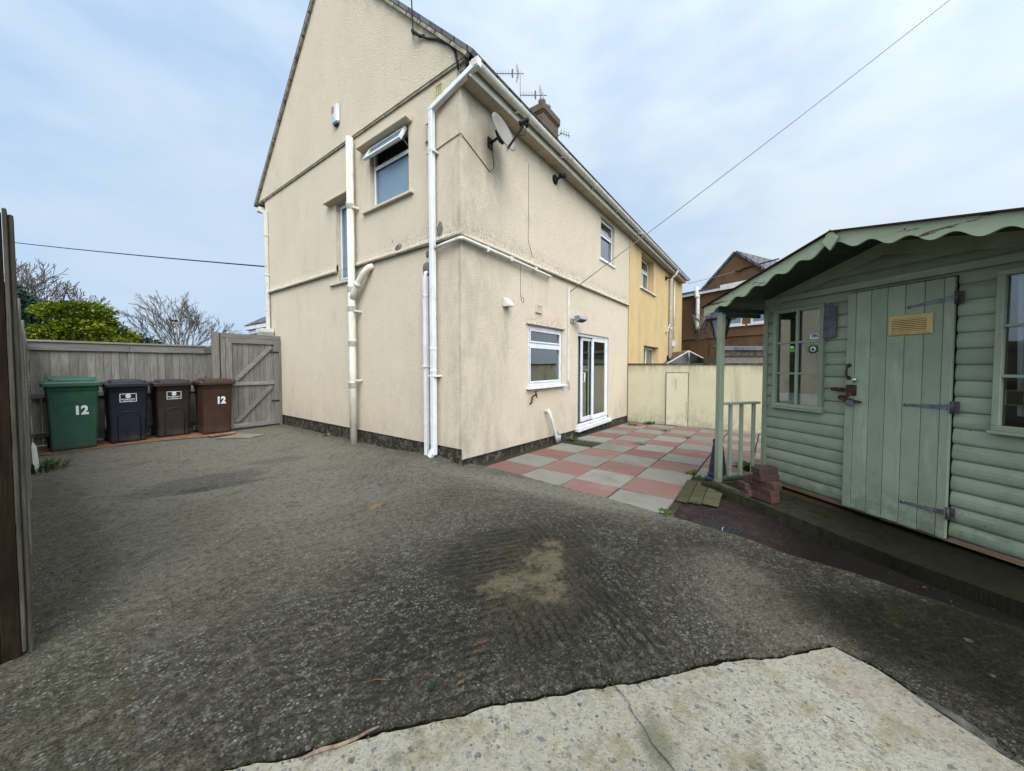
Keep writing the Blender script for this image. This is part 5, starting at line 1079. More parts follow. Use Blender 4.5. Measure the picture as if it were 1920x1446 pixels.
# ------------------------------------------------------------------ wheelie bins
def rrect(cx, y0, w, d, z, r=.04, n=4):
    pts = []
    for (sx, sy, a0) in ((1,0,-90),(1,1,0),(-1,1,90),(-1,0,180)):
        x = cx + sx*(w/2-r); y = y0 + r + sy*(d-2*r)
        for i in range(n+1): q = R(a0 + 90*i/n); pts.append((x + r*math.cos(q), y + r*math.sin(q), z))
    return pts
def wheelie(cx, y0, wt, wb, d, h, mat, label, kind):
    t = thing('wheelie_bin', label, 'wheelie bin', (cx, y0+d/2, 0), 0, 'wheelie bins lined up along the fence')
    hb = h-.075; b = MB(); fy = lambda z: y0 + .085*(1-z/hb)
    secs = [rrect(cx, fy(z), wb+(wt-wb)*z/hb, d-.10-.0*z-(fy(z)-y0)-(.07*(1-z/hb)), z, .035) for z in (.012, .06, .5, hb-.13)]
    secs += [rrect(cx, fy(hb-.12)-.004, wt-.0, d-.09, hb-.115, .035), rrect(cx, y0-.006, wt+.01, d-.08, hb-.10, .035), rrect(cx, y0-.006, wt+.014, d-.08, hb-.03, .035), rrect(cx, y0-.03, wt+.06, d-.05, hb-.025, .04), rrect(cx, y0-.03, wt+.06, d-.05, hb, .04)]
    b.loft(secs, True); body = b.build('body', M[mat], t)
    for m_ in [body]:
        for f in m_.data.polygons: f.use_smooth = len(f.vertices) == 4 and abs(f.normal.z) < .5
    fz = lambda z: fy(z) + .0
    if kind == 'arch':                                        # raised arch panel on the front
        x0, x1, zt = cx-wb*.30, cx+wb*.34, .55; pts = [(x0,fz(.03)-.002,.03),(x0,fz(.25)-.002,.25),(x0,fz(zt-.08)-.002,zt-.08),(x0+.02,fz(zt-.03)-.002,zt-.03),(x0+.07,fz(zt)-.002,zt),(x1-.07,fz(zt)-.002,zt),(x1-.02,fz(zt-.03)-.002,zt-.03),(x1,fz(zt-.08)-.002,zt-.08),(x1,fz(.03)-.002,.03)]
        a = MB(); a.tube(pts, .009, 6); a.build('moulding', M[mat], body)
        z = .79; a = MB(); W_, H_ = .20, .145
        def fp(u, zz, k=.004): return (cx-.0+u, fz(zz)-k, zz)
        for u0, u1, z0, z1 in ((-W_/2,W_/2,z-H_/2,z-H_/2+.008),(-W_/2,W_/2,z+H_/2-.008,z+H_/2),(-W_/2,-W_/2+.008,z-H_/2,z+H_/2),(W_/2-.008,W_/2,z-H_/2,z+H_/2)): a.add([fp(u0,z0),fp(u1,z0),fp(u1,z1),fp(u0,z1)], [(0,1,2,3)])
        n = 20; zc = z+.03
        for lo, hi in ((-1,-.12),(.12,1)):                    # round emblem cut by a slanting band
            pts = [(u, v) for u, v in ((math.cos(2*math.pi*k/48)*.034, math.sin(2*math.pi*k/48)*.034) for k in range(48)) if lo*.034 <= v - u*.12 <= hi*.034]
            pts.sort(key=lambda p: math.atan2(p[1]-(lo+hi)*.017, p[0])); a.add([fp(u, zc+v) for u, v in pts], [tuple(range(len(pts)))])
        a.build('emblem', M['white'], body, recalc=False)
        up = (0, fz(z+.1)-fz(z), .1)
        text('PLYMOUTH', .030, M['white'], body, 'lettering', fp(0, z-.028), (1,0,0), up, .0008, .0005); text('CITY COUNCIL', .016, M['white'], body, 'lettering', fp(0, z-.053), (1,0,0), up, .0004, .0005)
    else:
        z, s_, dx = (.63, .19, .075) if mat == 'bin_green' else (.66, .185, .05)
        up = (0, fz(z+.1)-fz(z), .1); text('12', s_, M['white'], body, 'house_number', (cx+dx, fz(z)-.004, z), (1,0,0), up, .009, .001); C.objects[-1].data.transform(Matrix.Translation((cx+dx-(cx),0,0)) @ Matrix.Diagonal((.8,1,1,1)) @ Matrix.Translation((-dx,0,0)))
        a = MB(); a.box(cx-wt*.47, cx+wt*.47, fz(.74)-.003, fz(.74)+.01, .738, .741); a.build('moulding', M[mat], body)
    l = MB(); lw = wt+.09; zb = h-.075; yb = y0+d-.02; ra = .03 if kind != 'green' else .06
    l.loft([rrect(cx, y0-.045, lw, d+.0, zb-.035, .045), rrect(cx, y0-.048, lw+.006, d+.004, zb+.018, .045), rrect(cx, y0-.035, lw-.02, d-.02, zb+.03, .045), rrect(cx, y0+.03, lw-.12, d-.10, zb+.045, .05)], False)
    l.loft([rrect(cx, y0+.05, lw-.17, d-.16, zb+.044, .05), rrect(cx, y0+.08, lw-.21, d-.22, zb+.078, .05)], False)
    lid = l.build('lid', M[mat], t, bevel=.004)
    if kind != 'green':
        for sx in (-1, 1): a = MB(); a.tube([(cx+sx*lw*.36,y0-.01,zb+.04),(cx+sx*lw*.36,y0-.005,zb+.058),(cx+sx*lw*.36,y0+.06,zb+.06)], .014, 6); a.build('lid_grip', M[mat], lid)
    else:
        a = MB(); a.ext([(cx-.20,y0+.04,zb+.05),(cx+.22,y0+.02,zb+.045),(cx+.28,y0+.50,zb+.085),(cx-.26,y0+.50,zb+.11)], (0,0,.012)); a.build('lid_panel', M[mat], lid)
    hn = MB(); hn.tube([(cx-wt*.38,yb-.04,zb-.05),(cx-wt*.38,yb+.02,zb-.01),(cx+wt*.38,yb+.02,zb-.01),(cx+wt*.38,yb-.04,zb-.05)], .015, 8); hn.build('handle', M[mat], t)
    for sx in (-1, 1):
        wh = MB(); c = (cx+sx*(wb/2+.005)-.025, y0+d-.10, .10); wh.lathe([(.05,.0),(.098,.004),(.1,.012),(.1,.038),(.098,.046),(.05,.05)], c, 22, axis=(1,0,0)); wo = wh.build('wheel', M['rubber'], t)
        a = MB(); a.lathe([(.055,-.003),(.05,-.006),(.02,-.010),(.02,.06),(.05,.056),(.055,.053)], c, 14, axis=(1,0,0)); a.build('hub', M['greyplastic'], wo)
wheelie(.375, 8.80, .53, .455, .74, 1.13, 'bin_green', 'green wheelie bin numbered 12 at the left end of the row', 'green')
wheelie(.975, 8.92, .48, .42, .72, 1.09, 'bin_navy', 'dark navy wheelie bin with a white council emblem', 'arch')
wheelie(1.565, 8.97, .475, .425, .70, 1.075, 'bin_brown', 'dark brown wheelie bin with a white council emblem', 'arch')
wheelie(2.135, 8.66, .47, .42, .70, 1.085, 'bin_rust', 'reddish brown wheelie bin numbered 12 nearest the gate', 'tan')
# bits of paving lying by the bins
a = MB(); a.ext([(1.95,8.13,.003),(2.36,7.72,.003),(2.62,7.80,.003),(2.36,8.25,.003)], (0,0,.028)); base(tag(a.build('paving_slab', M['pale'], bevel=.006), 'broken cream paving slab lying in front of the reddish brown bin', 'paving slab'), (2.3,8,0))
a = MB(); a.box(1.92,2.32,8.36,8.50,.012,.05); base(tag(a.build('tile_piece', M['terra'], bevel=.008), 'orange tile lying at the foot of the reddish brown bin', 'tile'), (2.1,8.43,.01))

# ------------------------------------------------------------------ fences and gate
bf = thing('fence', 'weathered grey board fence standing behind the wheelie bins', 'fence', (1.1, 9.78, 0))
a = MB(); x = -.12
while x < 2.24:
    wd = random.uniform(.085, .11); o = random.uniform(0,.006); a.box(x, x+wd, 9.77-o, 9.79, .02, 1.70+random.uniform(-.01,.005)); x += wd + random.uniform(-.0, .006)
a.build('boards', M['fence'], bf, bevel=.002)
a = MB(); a.box(-.12, 1.1, 9.725, 9.762, 1.60, 1.735); a.box(1.104, 2.21, 9.727, 9.764, 1.598, 1.733); a.box(-.12, 2.22, 9.70, 9.81, 1.737, 1.77); a.build('top_rail', M['fencex'], bf, bevel=.003)
a = MB(); a.box(-.12, 2.2, 9.72, 9.763, .80, .88); a.box(-.12, 2.2, 9.72, 9.763, .15, .23); a.build('rail', M['fencex'], bf, bevel=.003)
rt = thing('fence_return', 'short grey board fence return joining the bin fence to the gate post', 'fence', (2.2, 9.3, 0))
a = MB(); y = 8.957
while y < 9.765: wd = random.uniform(.085,.11); a.box(2.215, 2.235, y, min(y+wd-.003, 9.769), .02, 1.72+random.uniform(-.01,.01)); y += wd
a.build('boards', M['fence'], rt, bevel=.002)
a = MB(); a.box(2.18,2.214,8.98,9.70,1.60,1.735); a.box(2.18,2.214,8.98,9.70,.5,.58); a.build('rail', M['fencey'], rt, bevel=.003)
gp = MB(); gp.box(2.12, 2.225, 8.85, 8.955, -.1, 2.015); base(tag(gp.build('gate_post', M['fence'], bevel=.006), 'square grey timber post left of the gate', 'post'), (2.17, 8.9, 0))
gt = thing('gate', 'weathered ledged and braced timber gate beside the house wall', 'gate', (2.85, 8.86, 0))
a = MB(); x = 2.322
while x < 3.26: wd = random.uniform(.088,.102); a.box(x, min(x+wd, 3.262), 8.872, 8.892, .06, 1.89+random.uniform(-.004,.004)); x += wd + .004
a.build('boards', M['fence'], gt, bevel=.0025)
a = MB(); a.box(2.321,2.42,8.835,8.871,.05,1.90); a.box(3.17,3.262,8.835,8.871,.05,1.90); a.build('stile', M['fence'], gt, bevel=.003)
for z0, z1 in ((1.80,1.898),(.93,1.005),(.055,.145)):
    a = MB(); a.box(2.422,3.168,8.833,8.870,z0,z1); a.build('ledge', M['fencex'], gt, bevel=.003)
for z0, z1 in ((1.04,1.75),(.18,.89)):
    a = MB(); a.bar((2.47,8.850,z0),(3.12,8.850,z1),.034,.075,(-.7,0,.7)); a.build('brace', M['fencex'], gt, bevel=.003)
for z in (1.62,.55): a = MB(); a.box(3.10,3.26,8.826,8.832,z,z+.03); a.build('hinge', M['black'], gt)
gf = gt
a = MB(); a.box(2.245,3.31,8.85,8.94,1.905,2.0); a.build('lintel', M['fencex'], gf, bevel=.004)
a = MB(); a.box(3.265,3.318,8.84,8.92,-.05,1.90); a.build('jamb', M['fence'], gf, bevel=.004)
a = MB(); a.box(2.245,2.318,8.86,8.94,-.05,1.90); a.build('jamb', M['fence'], gf, bevel=.004)
# side fence, seen almost end on
sf = thing('fence', 'tall side fence running along the left edge of the drive', 'fence', (-.08, 6, 0))
a = MB(); y = 2.9
while y < 9.68: wd = random.uniform(.095,.12); a.box(-.105-random.uniform(0,.006), -.085, y, min(y+wd-.002, 9.69), .02, 1.79+random.uniform(-.012,.012)); y += wd
a.build('boards', M['fence'], sf, bevel=.002)
a = MB()
for z in (.25, .95, 1.62): a.box(-.083, -.048, 2.9, 9.69, z, z+.085)
a.build('rail', M['fencey'], sf, bevel=.003)
for i, y in enumerate((4.25, 6.05, 7.85, 9.55)):
    a = MB(); a.box(-.120,-.022,y-.05,y+.05,-.1,1.80) if False else a.box(-.047,-.033+.0*i,y-.045,y+.045,-.1,1.80+.015*(i == 0)); a.build('post', M['fence'], sf, bevel=.004)
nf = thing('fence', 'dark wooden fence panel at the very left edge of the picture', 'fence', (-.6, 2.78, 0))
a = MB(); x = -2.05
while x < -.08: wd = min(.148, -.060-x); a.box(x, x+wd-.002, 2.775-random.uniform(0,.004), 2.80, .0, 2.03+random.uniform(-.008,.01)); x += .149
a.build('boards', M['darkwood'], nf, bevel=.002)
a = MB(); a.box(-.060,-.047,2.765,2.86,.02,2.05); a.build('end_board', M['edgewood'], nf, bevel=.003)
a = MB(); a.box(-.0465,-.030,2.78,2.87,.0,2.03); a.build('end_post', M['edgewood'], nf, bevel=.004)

# ------------------------------------------------------------------ overhead cables
def cable(name, label, pts, sag, r, mat):
    out = []
    for a, b in zip(pts, pts[1:]):
        a, b = Vector(a), Vector(b); n = 14; L_ = (b-a).length
        for i in range(n): t = i/n; out.append(a.lerp(b, t) - Vector((0,0, sag*L_*4*t*(1-t))))
    out.append(Vector(pts[-1])); m_ = MB(); m_.tube(out, r, 6); o = m_.build(name, M[mat]); return base(tag(o, label, 'cable'), pts[0])
cable('overhead_cable', 'grey overhead wire rising to the right from the wall above the kitchen', [(6.33,3.22,2.80),(14.78,-4.68,11.73)], .004, .009, 'greycable')
cable('overhead_cable', 'black service cable dropping from the top edge onto the gable bracket', [(3.20,4.02,5.90),(3.17,4.02,6.45),(2.21,3.02,8.5)], .0, .009, 'cable')
gc = MB(); gc.tube([(3.22,4.02,5.90),(3.245,3.8,5.72),(3.245,3.6,5.60),(3.25,3.40,5.44),(3.25,3.28,5.30),(3.255,3.24,5.16),(3.27,3.235,5.06)], .014, 6); gc.tube([(3.27,4.10,5.96),(3.20,4.04,5.92),(3.22,3.90,5.78),(3.262,3.86,5.80)], .02, 6)
base(tag(gc.build('service_cable', M['cable']), 'black cable clipped down the gable from its bracket to the eaves', 'cable'), (3.25,4.0,5.9))
cable('overhead_cable', 'dark cable crossing the sky behind the bins to the house corner', [(3.34,9.62,3.67),(-.254,24.3,6.22),(-2.6,32.5,7.72)], .002, .016, 'cable')
cable('overhead_cable', 'thin wire from the ochre house to the brown gable', [(17.2,3.0,4.95),tuple(B(1.55,5.66,-1.4))], .008, .012, 'greycable')
gc = MB(); gc.tube([B(1.55,5.66,-1.44), B(1.75,5.62,-1.44), B(1.9,5.72,-1.46), B(3.3,5.78,-1.47)], .03, 6); base(tag(gc.build('service_cable', M['cable']), 'black cable clipped across the brown gable', 'cable'), tuple(B(1.55,5.66,-1.44)))

# ------------------------------------------------------------------ trees and plants
def leaf_cloud(mb, c, rad, n, size, drop=.25, flat=.0, seed=0, shell=.55):
    rng = random.Random(seed)
    for _ in range(n):
        while True:
            d = Vector((rng.uniform(-1,1), rng.uniform(-1,1), rng.uniform(-.5,1)))
            if .1 < d.length <= 1: break
        d.normalize(); r = (shell + (1-shell)*rng.random()**.5)
        r *= 1 + .22*mnoise.noise(d*2.6 + Vector((seed,0,0))) + .12*mnoise.noise(d*6 + Vector((0,seed,0)))
        p = Vector((c[0]+d.x*rad[0]*r, c[1]+d.y*rad[1]*r, c[2]+d.z*rad[2]*r))
        if mnoise.noise(p*1.7 + Vector((seed,3,1))) < -.30+drop*.2: continue
        t = Vector((d.x+rng.uniform(-.7,.7), d.y+rng.uniform(-.7,.7), flat+rng.uniform(-.4,.6))).normalized(); s_ = t.cross(Vector((rng.uniform(-1,1), rng.uniform(-1,1), rng.uniform(-1,1)))).normalized()
        L_ = size*rng.uniform(.6,1.5); W_ = L_*rng.uniform(.3,.5); q = rng.random()
        mb.add([p-s_*W_*.5, p+t*L_*.5-s_*W_*.6, p+t*L_, p+t*L_*.5+s_*W_*.6], [(0,1,2,3)], False, q)
def plant(name, label, cat, loc, clouds, mat, stem, group=None, core=True):
    t = thing(name, label, cat, loc, 0, group); m_ = MB()
    for i, (c, rad, n, size, flat) in enumerate(clouds): leaf_cloud(m_, c, rad, n, size, flat=flat, seed=i*7+len(name))
    m_.build('crown', M[mat], t, recalc=False)
    tr = MB()
    for p0, p1, r in stem: tr.tube([p0, Vector(p0).lerp(Vector(p1), .5)+Vector((.05,.03,0)), p1], [r, r*.8, r*.5], 7)
    tr.build('trunk', M['bark'], t); return t
cl = []
rg = random.Random(5)
for i in range(40):                                           # layered golden sprays
    a_ = rg.uniform(0, 6.28); q = rg.random()**.6; ht = 1.0-.9*q; zz = -.1 + ht*4.25 + rg.uniform(-.25,.2)
    cl.append(((1.0+q*2.75*math.cos(a_), 22.2+q*2.4*math.sin(a_)*.9, max(.6, zz-.35)), (.80,.80,.40), 2600, .105, .1))
cl.append(((.9,22.4,1.2), (2.6,2.2,1.9), 9000, .11, .1))
plant('conifer', 'bright golden green conifer bush rising over the bin fence', 'conifer', (.5,22.4,-.3), cl, 'gold_leaf', [((.5,22.4,-.4),(.55,22.3,3.0),.14)])
plant('evergreen_tree', 'dark green tree behind the golden conifer at the left', 'tree', (-.5,34.3,-.3), [((-1.3,34.5,4.5),(1.7,1.5,1.6),5000,.22,.2), ((-.6,34.2,3.4),(1.4,1.3,1.5),3500,.22,.2)], 'dark_leaf', [((-.5,34.3,-.4),(-.5,34.4,4.6),.22)])
plant('shrub', 'grey green shrub between the conifer and the bare round tree', 'shrub', (3.8,32,-.3), [((3.35,32.6,2.5),(.7,.7,1.25),1400,.22,.2), ((4.2,31.7,2.1),(.9,.8,1.1),1400,.22,.2), ((3.0,33,2.8),(.35,.3,1.0),200,.22,.4), ((4.7,31.2,1.8),(.8,.7,.9),800,.22,.2)], 'shrub_leaf', [((3.8,32,-.4),(3.7,32.1,2.4),.1),((3.6,32.1,0),(3.2,32.7,3.4),.05)])
def bare_tree(name, label, loc, fork, L0, limbs, elev, seed, depth=6, r0=.24, rmin=.02, spread=.42):
    t = thing(name, label, 'tree', loc, 0, 'leafless trees'); rng = random.Random(seed); limb = MB(); tw = MB()
    def grow(p, d, L_, r, lev):
        k = 4 if lev < 3 else 3; pts = [p]; rs = [r]
        for i in range(k):
            d = (d + Vector((rng.uniform(-1,1), rng.uniform(-1,1), rng.uniform(-.8,1)))*.13).normalized(); pts.append(pts[-1] + d*L_/k); rs.append(max(rmin, r*(1-.38*(i+1)/k)))
        (limb if lev < 2 else tw).tube(pts, rs, 6 if lev < 2 else (4 if lev < 4 else 3), caps=False)
        if lev >= depth: return
        nk = 3 if rng.random() < (.55 if lev < 3 else .35) else 2
        for i in range(nk):
            sd = Vector((rng.uniform(-1,1), rng.uniform(-1,1), rng.uniform(-1,1))); sd = (sd - d*sd.dot(d)).normalized(); q = spread*rng.uniform(.55,1.35)
            grow(pts[-1] if i < 2 else pts[rng.randint(1,k-1)], (d + sd*q + Vector((0,0,.06))).normalized(), L_*rng.uniform(.66,.86), rs[-1]*rng.uniform(.62,.8), lev+1)
    base_ = Vector(loc); top = base_ + Vector((.1,.05,fork)); limb.tube([base_-Vector((0,0,.2)), base_.lerp(top,.5)+Vector((.06,0,0)), top], [r0*1.15, r0*.95, r0*.85], 9)
    for i in range(limbs):
        a_ = 6.283*i/limbs + rng.uniform(-.25,.25); e_ = R(rng.uniform(*elev)); grow(top, Vector((math.cos(a_)*math.cos(e_), math.sin(a_)*math.cos(e_), math.sin(e_))), L0*rng.uniform(.85,1.1), r0*rng.uniform(.45,.6), 0)
    limb.build('trunk', M['bark'], t); tw.build('crown', M['twig'], t)
bare_tree('bare_tree', 'round leafless tree left of the gate top, beyond the street lamp', (10.1,54.8,-.3), 1.6, 2.25, 10, (18,78), 3, 5, .28, .021)
bare_tree('bare_tree', 'sprawling leafless tree behind the golden conifer', (.1,42.0,-.3), 3.6, 1.35, 8, (20,75), 11, 5, .2, .018)
bare_tree('bare_tree', 'leafless tree at the far left behind the dark evergreen', (-.6,44.0,-.3), 4.6, 1.35, 9, (15,80), 23, 5, .24, .018)
sl_ = thing('street_lamp', 'slim street lamp standing in front of the bare round tree', 'street lamp', (9.85,54.5,-.3))
a = MB(); a.tube([(9.85,54.5,-.3),(9.85,54.5,6.3)], [.11,.07], 8); a.build('column', M['greyplastic'], sl_)
a = MB(); a.loft([[(9.55,54.4,6.28),(10.0,54.4,6.28),(10.0,54.6,6.28),(9.55,54.6,6.28)], [(9.25,54.35,6.42),(10.0,54.35,6.42),(10.0,54.65,6.42),(9.25,54.65,6.42)], [(9.3,54.4,6.5),(9.95,54.4,6.5),(9.95,54.6,6.5),(9.3,54.6,6.5)]]); a.build('lantern', M['black'], sl_)
def weed(label, loc, r, n, size, seed, grass=False, group=None, mat='weed'):
    m_ = MB(); rng = random.Random(seed)
    for _ in range(n):
        a_ = rng.uniform(0, 6.28); q = r*rng.random()**.7; p = Vector((loc[0]+q*math.cos(a_), loc[1]+q*math.sin(a_), loc[2])); L_ = size*rng.uniform(.5,1.3)
        t = Vector((math.cos(a_)*rng.uniform(.2,1), math.sin(a_)*rng.uniform(.2,1), rng.uniform(.5,1.4) if grass else rng.uniform(.1,.9))).normalized(); s_ = t.cross(Vector((0,0,1))).normalized(); W_ = L_*(.06 if grass else .36)
        m_.add([p-s_*W_*.3, p+t*L_*.5-s_*W_, p+t*L_+Vector((0,0,-L_*.25)), p+t*L_*.5+s_*W_, p+s_*W_*.3], [(0,1,2,3,4)], False, rng.random())
    return base(tag(m_.build('grass_tuft' if grass else 'weed', M[mat], recalc=False), label, 'grass' if grass else 'weed', group), loc)
WG = 'weeds growing in the joints of the patio'
weed('grass tuft growing at the foot of the side fence', (.03,7.5,.0), .22, 150, .16, 1, True)
weed('leafy weed by the waste pipe at the house wall', (6.15,3.05,-.09), .07, 26, .08, 2, group=WG)
weed('flat moss and weeds where a patio slab is missing below the waste pipe', (5.95,2.78,-.1), .24, 110, .03, 3, group=WG)
weed('bright green weed at the patio corner beside the ramp boards', (3.38,.77,-.02), .05, 30, .055, 4, group=WG)
weed('weed at the far patio corner where house and garden wall meet', (9.1,2.85,-.19), .22, 44, .07, 5, group=WG)
weed('weed at the foot of the garden wall left of the blocked doorway', (9.6,2.55,-.19), .12, 34, .09, 15, group=WG)
weed('straggly weed in the middle of the patio', (6.6,1.92,-.105), .10, 18, .05, 6, group=WG)
weed('weed in the joint in front of the blocked doorway', (8.6,1.93,-.17), .12, 26, .06, 7, group=WG)
weed('weed in the patio joint near the lamp post', (5.0,.78,-.05), .07, 26, .06, 8, group=WG)
weed('weed further along the same joint, halfway to the garden wall', (7.9,1.34,-.145), .1, 20, .05, 9, group=WG)
weed('weeds growing in the joint seen through the porch balusters', (5.85,.19,-.08), .16, 60, .10, 10, group=WG)
weed('tiny weed in the crack at the right edge of the pale slab', (1.93,-.78,.0), .02, 26, .018, 12)
weed('small fern at the foot of the house plinth by the soil pipe', (3.30,6.75,.0), .06, 30, .09, 13)
for i, (x, y, lb) in enumerate([(.956,1.117,'dark moss clump on the concrete near the pale slab')]):
    m_ = MB(); lump(m_, (x, y, .006), (.016,.014,.010), 3); base(tag(m_.build('moss_clump', M['moss']), lb, 'moss'), (x, y, 0))
a = MB(); a.tube([(.515,1.262,.008),(.56,1.235,.014),(.60,1.205,.011),(.65,1.178,.010),(.695,1.160,.012),(.73,1.150,.006)], [.006,.0075,.006,.006,.005,.003], 7); base(tag(a.build('stick', plain('dry_twig', (.20,.14,.10), .9, 0, .3, 30)), 'dry brown stick lying along the edge of the pale slab', 'stick'), (.6,1.2,0))
a = MB(); a.tube([(.80,1.36,.008),(.835,1.33,.012),(.87,1.28,.010)], .0025, 5); base(tag(a.build('twig', M['straw']), 'thin reddish twig on the dark concrete left of the moss clump', 'twig'), (.83,1.33,0))
LG = 'fallen leaves on the concrete'
for i, (x, y, sz, lb) in enumerate([(1.035,1.03,.022,'curled orange leaf beside the joint, the largest of them'), (1.075,1.055,.014,'small orange leaf just right of the largest fallen leaf'), (1.0,1.075,.013,'little reddish leaf above the largest fallen leaf'), (.86,1.205,.012,'reddish leaf left of the moss clump'), (1.12,1.31,.018,'brown leaf above the rusty patch'), (.80,1.13,.012,'leaf near the stick on the dark concrete'), (2.95,-.92,.022,'yellowish leaf in the gutter below the summerhouse'), (3.25,-.80,.02,'pale leaf on the path below the summerhouse step')]):
    m_ = MB(); rng = random.Random(i+40); a_ = rng.uniform(0, 6.28); t = Vector((math.cos(a_), math.sin(a_), 0)); s_ = Vector((-t.y, t.x, 0)); z = .008 if x < 2.9 else (-.035)
    p = Vector((x, y, z)); m_.add([p-t*sz, p-s_*sz*.45+Vector((0,0,.006)), p+t*sz+Vector((0,0,.004)), p+s_*sz*.45+Vector((0,0,.007))], [(0,1,2),(0,2,3)], False, rng.random())
    base(tag(m_.build('leaf', M['straw'], recalc=False), lb, 'leaf', LG), (x, y, z))
gr = MB(); rng = random.Random(77)
def crumb(x, y, z, r):
    k = [Vector((rng.uniform(-1,1), rng.uniform(-1,1), rng.uniform(-.6,1))).normalized()*r*rng.uniform(.6,1.2) for _ in range(6)]
    vs = [(x+r, y, z), (x-.3*r, y+r*.9, z), (x-.7*r, y-.7*r, z)]; vs = [(a_+k[i].x*.4, b_+k[i].y*.4, c_) for i, (a_, b_, c_) in enumerate(vs)] + [(x+k[4].x*.4, y+k[4].y*.4, z+r*rng.uniform(.5,1))]
    gr.add(vs, [(0,1,3),(1,2,3),(2,0,3)], False)
for L_, n_, w_, z_ in ((SEAM[1:], 240, .035, .010), (SEAM2, 160, .05, .012), ([(2.97,-1.07),(3.16,-.19),(3.37,.8)], 140, .06, -.043), ([(3.3,.75),(3.9,-.1),(3.2,-1.2)], 160, .25, -.043), ([(3.28,4.0),(3.28,9.0)], 160, .08, .022), ([(1.0,1.0),(2.2,1.4)], 120, .5, .008)):
    for _ in range(n_):
        i = rng.randrange(len(L_)-1); t = rng.random(); a_ = Vector(L_[i]).lerp(Vector(L_[i+1]), t); crumb(a_.x+rng.gauss(0,w_), a_.y+rng.gauss(0,w_), z_, rng.uniform(.0018,.006)*(1.4 if L_[0][1] > 3 else 1))
gr.build('grit', plain('loose_grit', (.12,.11,.09), .95, 0, .5, 60), kind='stuff')
ms = MB()
for L_, n_, w_, z_ in ((SEAM[1:], 500, .007, .001), (SEAM2, 260, .016, .002), ([(2.97,-1.07),(3.16,-.19),(3.37,.8)], 160, .03, -.047), ([(3.306,4.2),(3.306,8.8)], 140, .015, .02), ([(3.60,3.24),(9.8,3.24)], 160, .02, -.04)):
    for _ in range(n_):
        i = rng.randrange(len(L_)-1); t = rng.random(); a_ = Vector(L_[i]).lerp(Vector(L_[i+1]), t); p = Vector((a_.x+rng.gauss(0,w_), a_.y+rng.gauss(0,w_), z_ if L_[0][0] < 3.59 else zpat(a_.x)-.02)); q = rng.uniform(0,6.28); L2 = rng.uniform(.004,.012)
        d_ = Vector((math.cos(q)*.6, math.sin(q)*.6, .8)); s_ = Vector((-math.sin(q), math.cos(q), 0)); ms.add([p-s_*L2*.3, p+d_*L2*.6-s_*L2*.4, p+d_*L2, p+d_*L2*.6+s_*L2*.4], [(0,1,2,3)], False)
ms.build('moss', mk_leaf('joint_moss', (.012,.016,.004), (.022,.032,.006), (.045,.06,.012)), kind='stuff', recalc=False)
a = MB(); a.loft([[(-.02,7.52,0),(.03,7.52,0),(.03,7.57,0),(-.02,7.57,0)], [(-.03,7.56,.30),(.012,7.56,.30),(.012,7.60,.30),(-.03,7.60,.30)], [(-.022,7.575,.36),(-.01,7.575,.36),(-.01,7.585,.36),(-.022,7.585,.36)]]); base(tag(a.build('stake', M['upvcdirty'], bevel=.003), 'short pale pointed stake leaning at the foot of the side fence', 'stake'), (0,7.55,0))

# ------------------------------------------------------------------ camera, sky, sun
cam = bpy.data.cameras.new('camera'); co = bpy.data.objects.new('camera', cam); C.objects.link(co)
cam.sensor_width = 36; cam.lens = 36*661/1920; cam.shift_y = -16/1920; cam.clip_start = .05; cam.clip_end = 2000
al_, pi_ = R(36.27), math.atan(22/661)
fwd = Vector((math.cos(al_)*math.cos(pi_), math.sin(al_)*math.cos(pi_), -math.sin(pi_)))
co.location = (0, 0, 1.35); co.rotation_euler = fwd.to_track_quat('-Z', 'Y').to_euler()
scene.camera = co
SUN = Vector((-.58, -.60, .92)).normalized()
world = bpy.data.worlds.new("World"); scene.world = world; world.use_nodes = True; nt = world.node_tree; bg = nt.nodes['Background']
g = G.__new__(G); g.t = nt
sky = g.n('ShaderNodeTexSky', sky_type='NISHITA'); sky.sun_disc = False; sky.sun_elevation = math.asin(SUN.z); sky.sun_rotation = math.atan2(SUN.x, SUN.y); sky.air_density = 1.2; sky.dust_density = 1.2; sky.ozone_density = 2
D = g.n('ShaderNodeTexCoord').outputs['Generated']; dx, dy, dz = g.xyz(D)
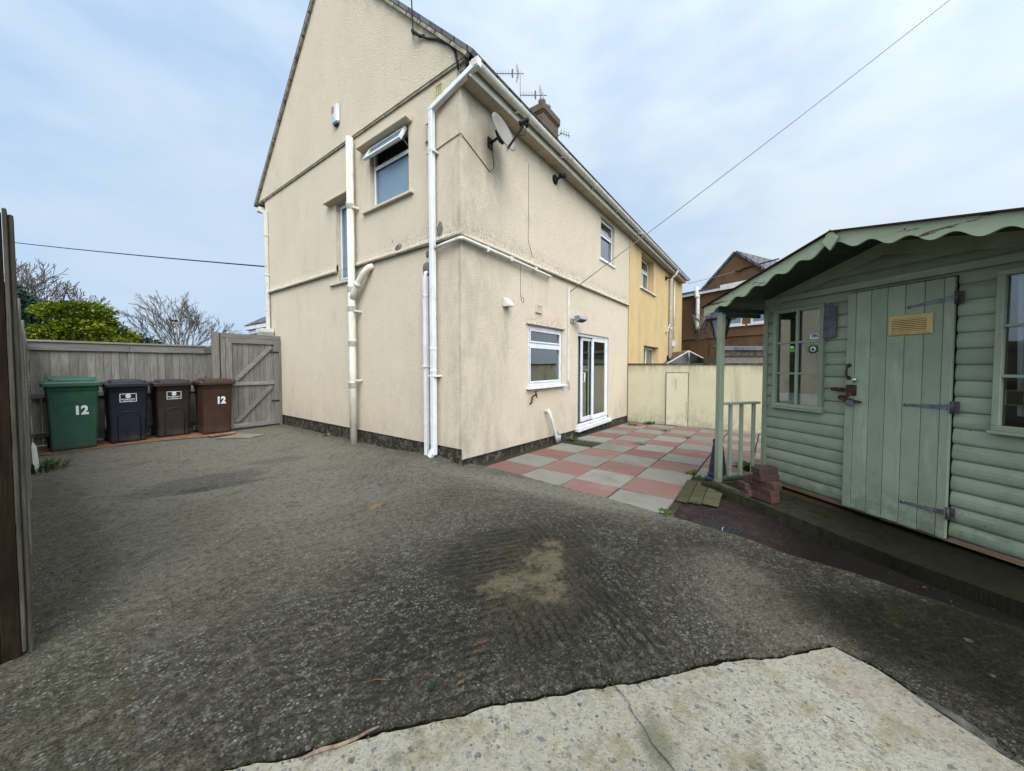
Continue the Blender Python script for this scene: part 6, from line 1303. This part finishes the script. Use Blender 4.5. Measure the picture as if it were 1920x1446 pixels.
flat = g.n('ShaderNodeCombineXYZ'); k = g.m('ADD', g.m('MAXIMUM', dz, 0.), .75); g.set(flat.inputs[0], g.m('DIVIDE', dx, k)); g.set(flat.inputs[1], g.m('DIVIDE', dy, k)); CP = flat.outputs[0]
c1 = g.noise(g.mp(D, (2.0,2.0,3.0), rot=(.15,.1,.5)), 1.0, 6, .52, .15); c2 = g.noise(g.mp(D, (3.0,3.0,7), rot=(.1,.2,.2)), 1.5, 5, .52, .2)
cov = g.m('ADD', g.mul(c1, .62), g.mul(c2, .38))
# thinner, bluer cloud low in the left of the view; an even veil elsewhere
left = g.step(g.m('SUBTRACT', dy, dx), -.55, .75); cov = g.m('SUBTRACT', cov, g.mul(left, .03)); mask = g.step(cov, .30, .62)
dt = g.n('ShaderNodeVectorMath', operation='DOT_PRODUCT'); g.set(dt.inputs[0], D); dt.inputs[1].default_value = SUN
glow = g.m('POWER', g.m('MAXIMUM', g.m('MULTIPLY_ADD', dt.outputs['Value'], .5, .5), 0.), 5.)  # added glow in the unseen sky behind the camera, brightens the walls
amp = g.m('ADD', g.m('MULTIPLY_ADD', glow, 5.0, .94), g.mul(g.m('MAXIMUM', dz, 0.), .15))
cw = g.mix(g.step(c2, .25, .75), (4.4,5.15,5.85), (4.8,5.45,5.95)); cl_ = g.n('ShaderNodeVectorMath', operation='SCALE'); g.set(cl_.inputs[0], cw); g.set(cl_.inputs['Scale'], amp)
blue = g.mix(.85, sky.outputs[0], (2.75,4.05,6.0))
colr = g.mix(g.m('SUBTRACT', g.m('MULTIPLY_ADD', mask, .46, .46), g.mul(left, .34)), blue, cl_.outputs[0])
g.set(bg.inputs['Color'], colr); bg.inputs['Strength'].default_value = .10
sun = bpy.data.lights.new('sun', 'SUN'); sun.energy = 1.6; sun.angle = R(40); sun.color = (1, .95, .88); so_ = bpy.data.objects.new('sun', sun); C.objects.link(so_)
so_.rotation_euler = (-SUN).to_track_quat('-Z', 'Y').to_euler(); so_.location = (-6, -5, 12)
vs_ = scene.view_settings; vs_.view_transform = 'Standard'; vs_.look = 'None'; vs_.exposure = .64; vs_.gamma = 1
scene.cycles.max_bounces = 8; scene.cycles.diffuse_bounces = 1; scene.cycles.transparent_max_bounces = 12
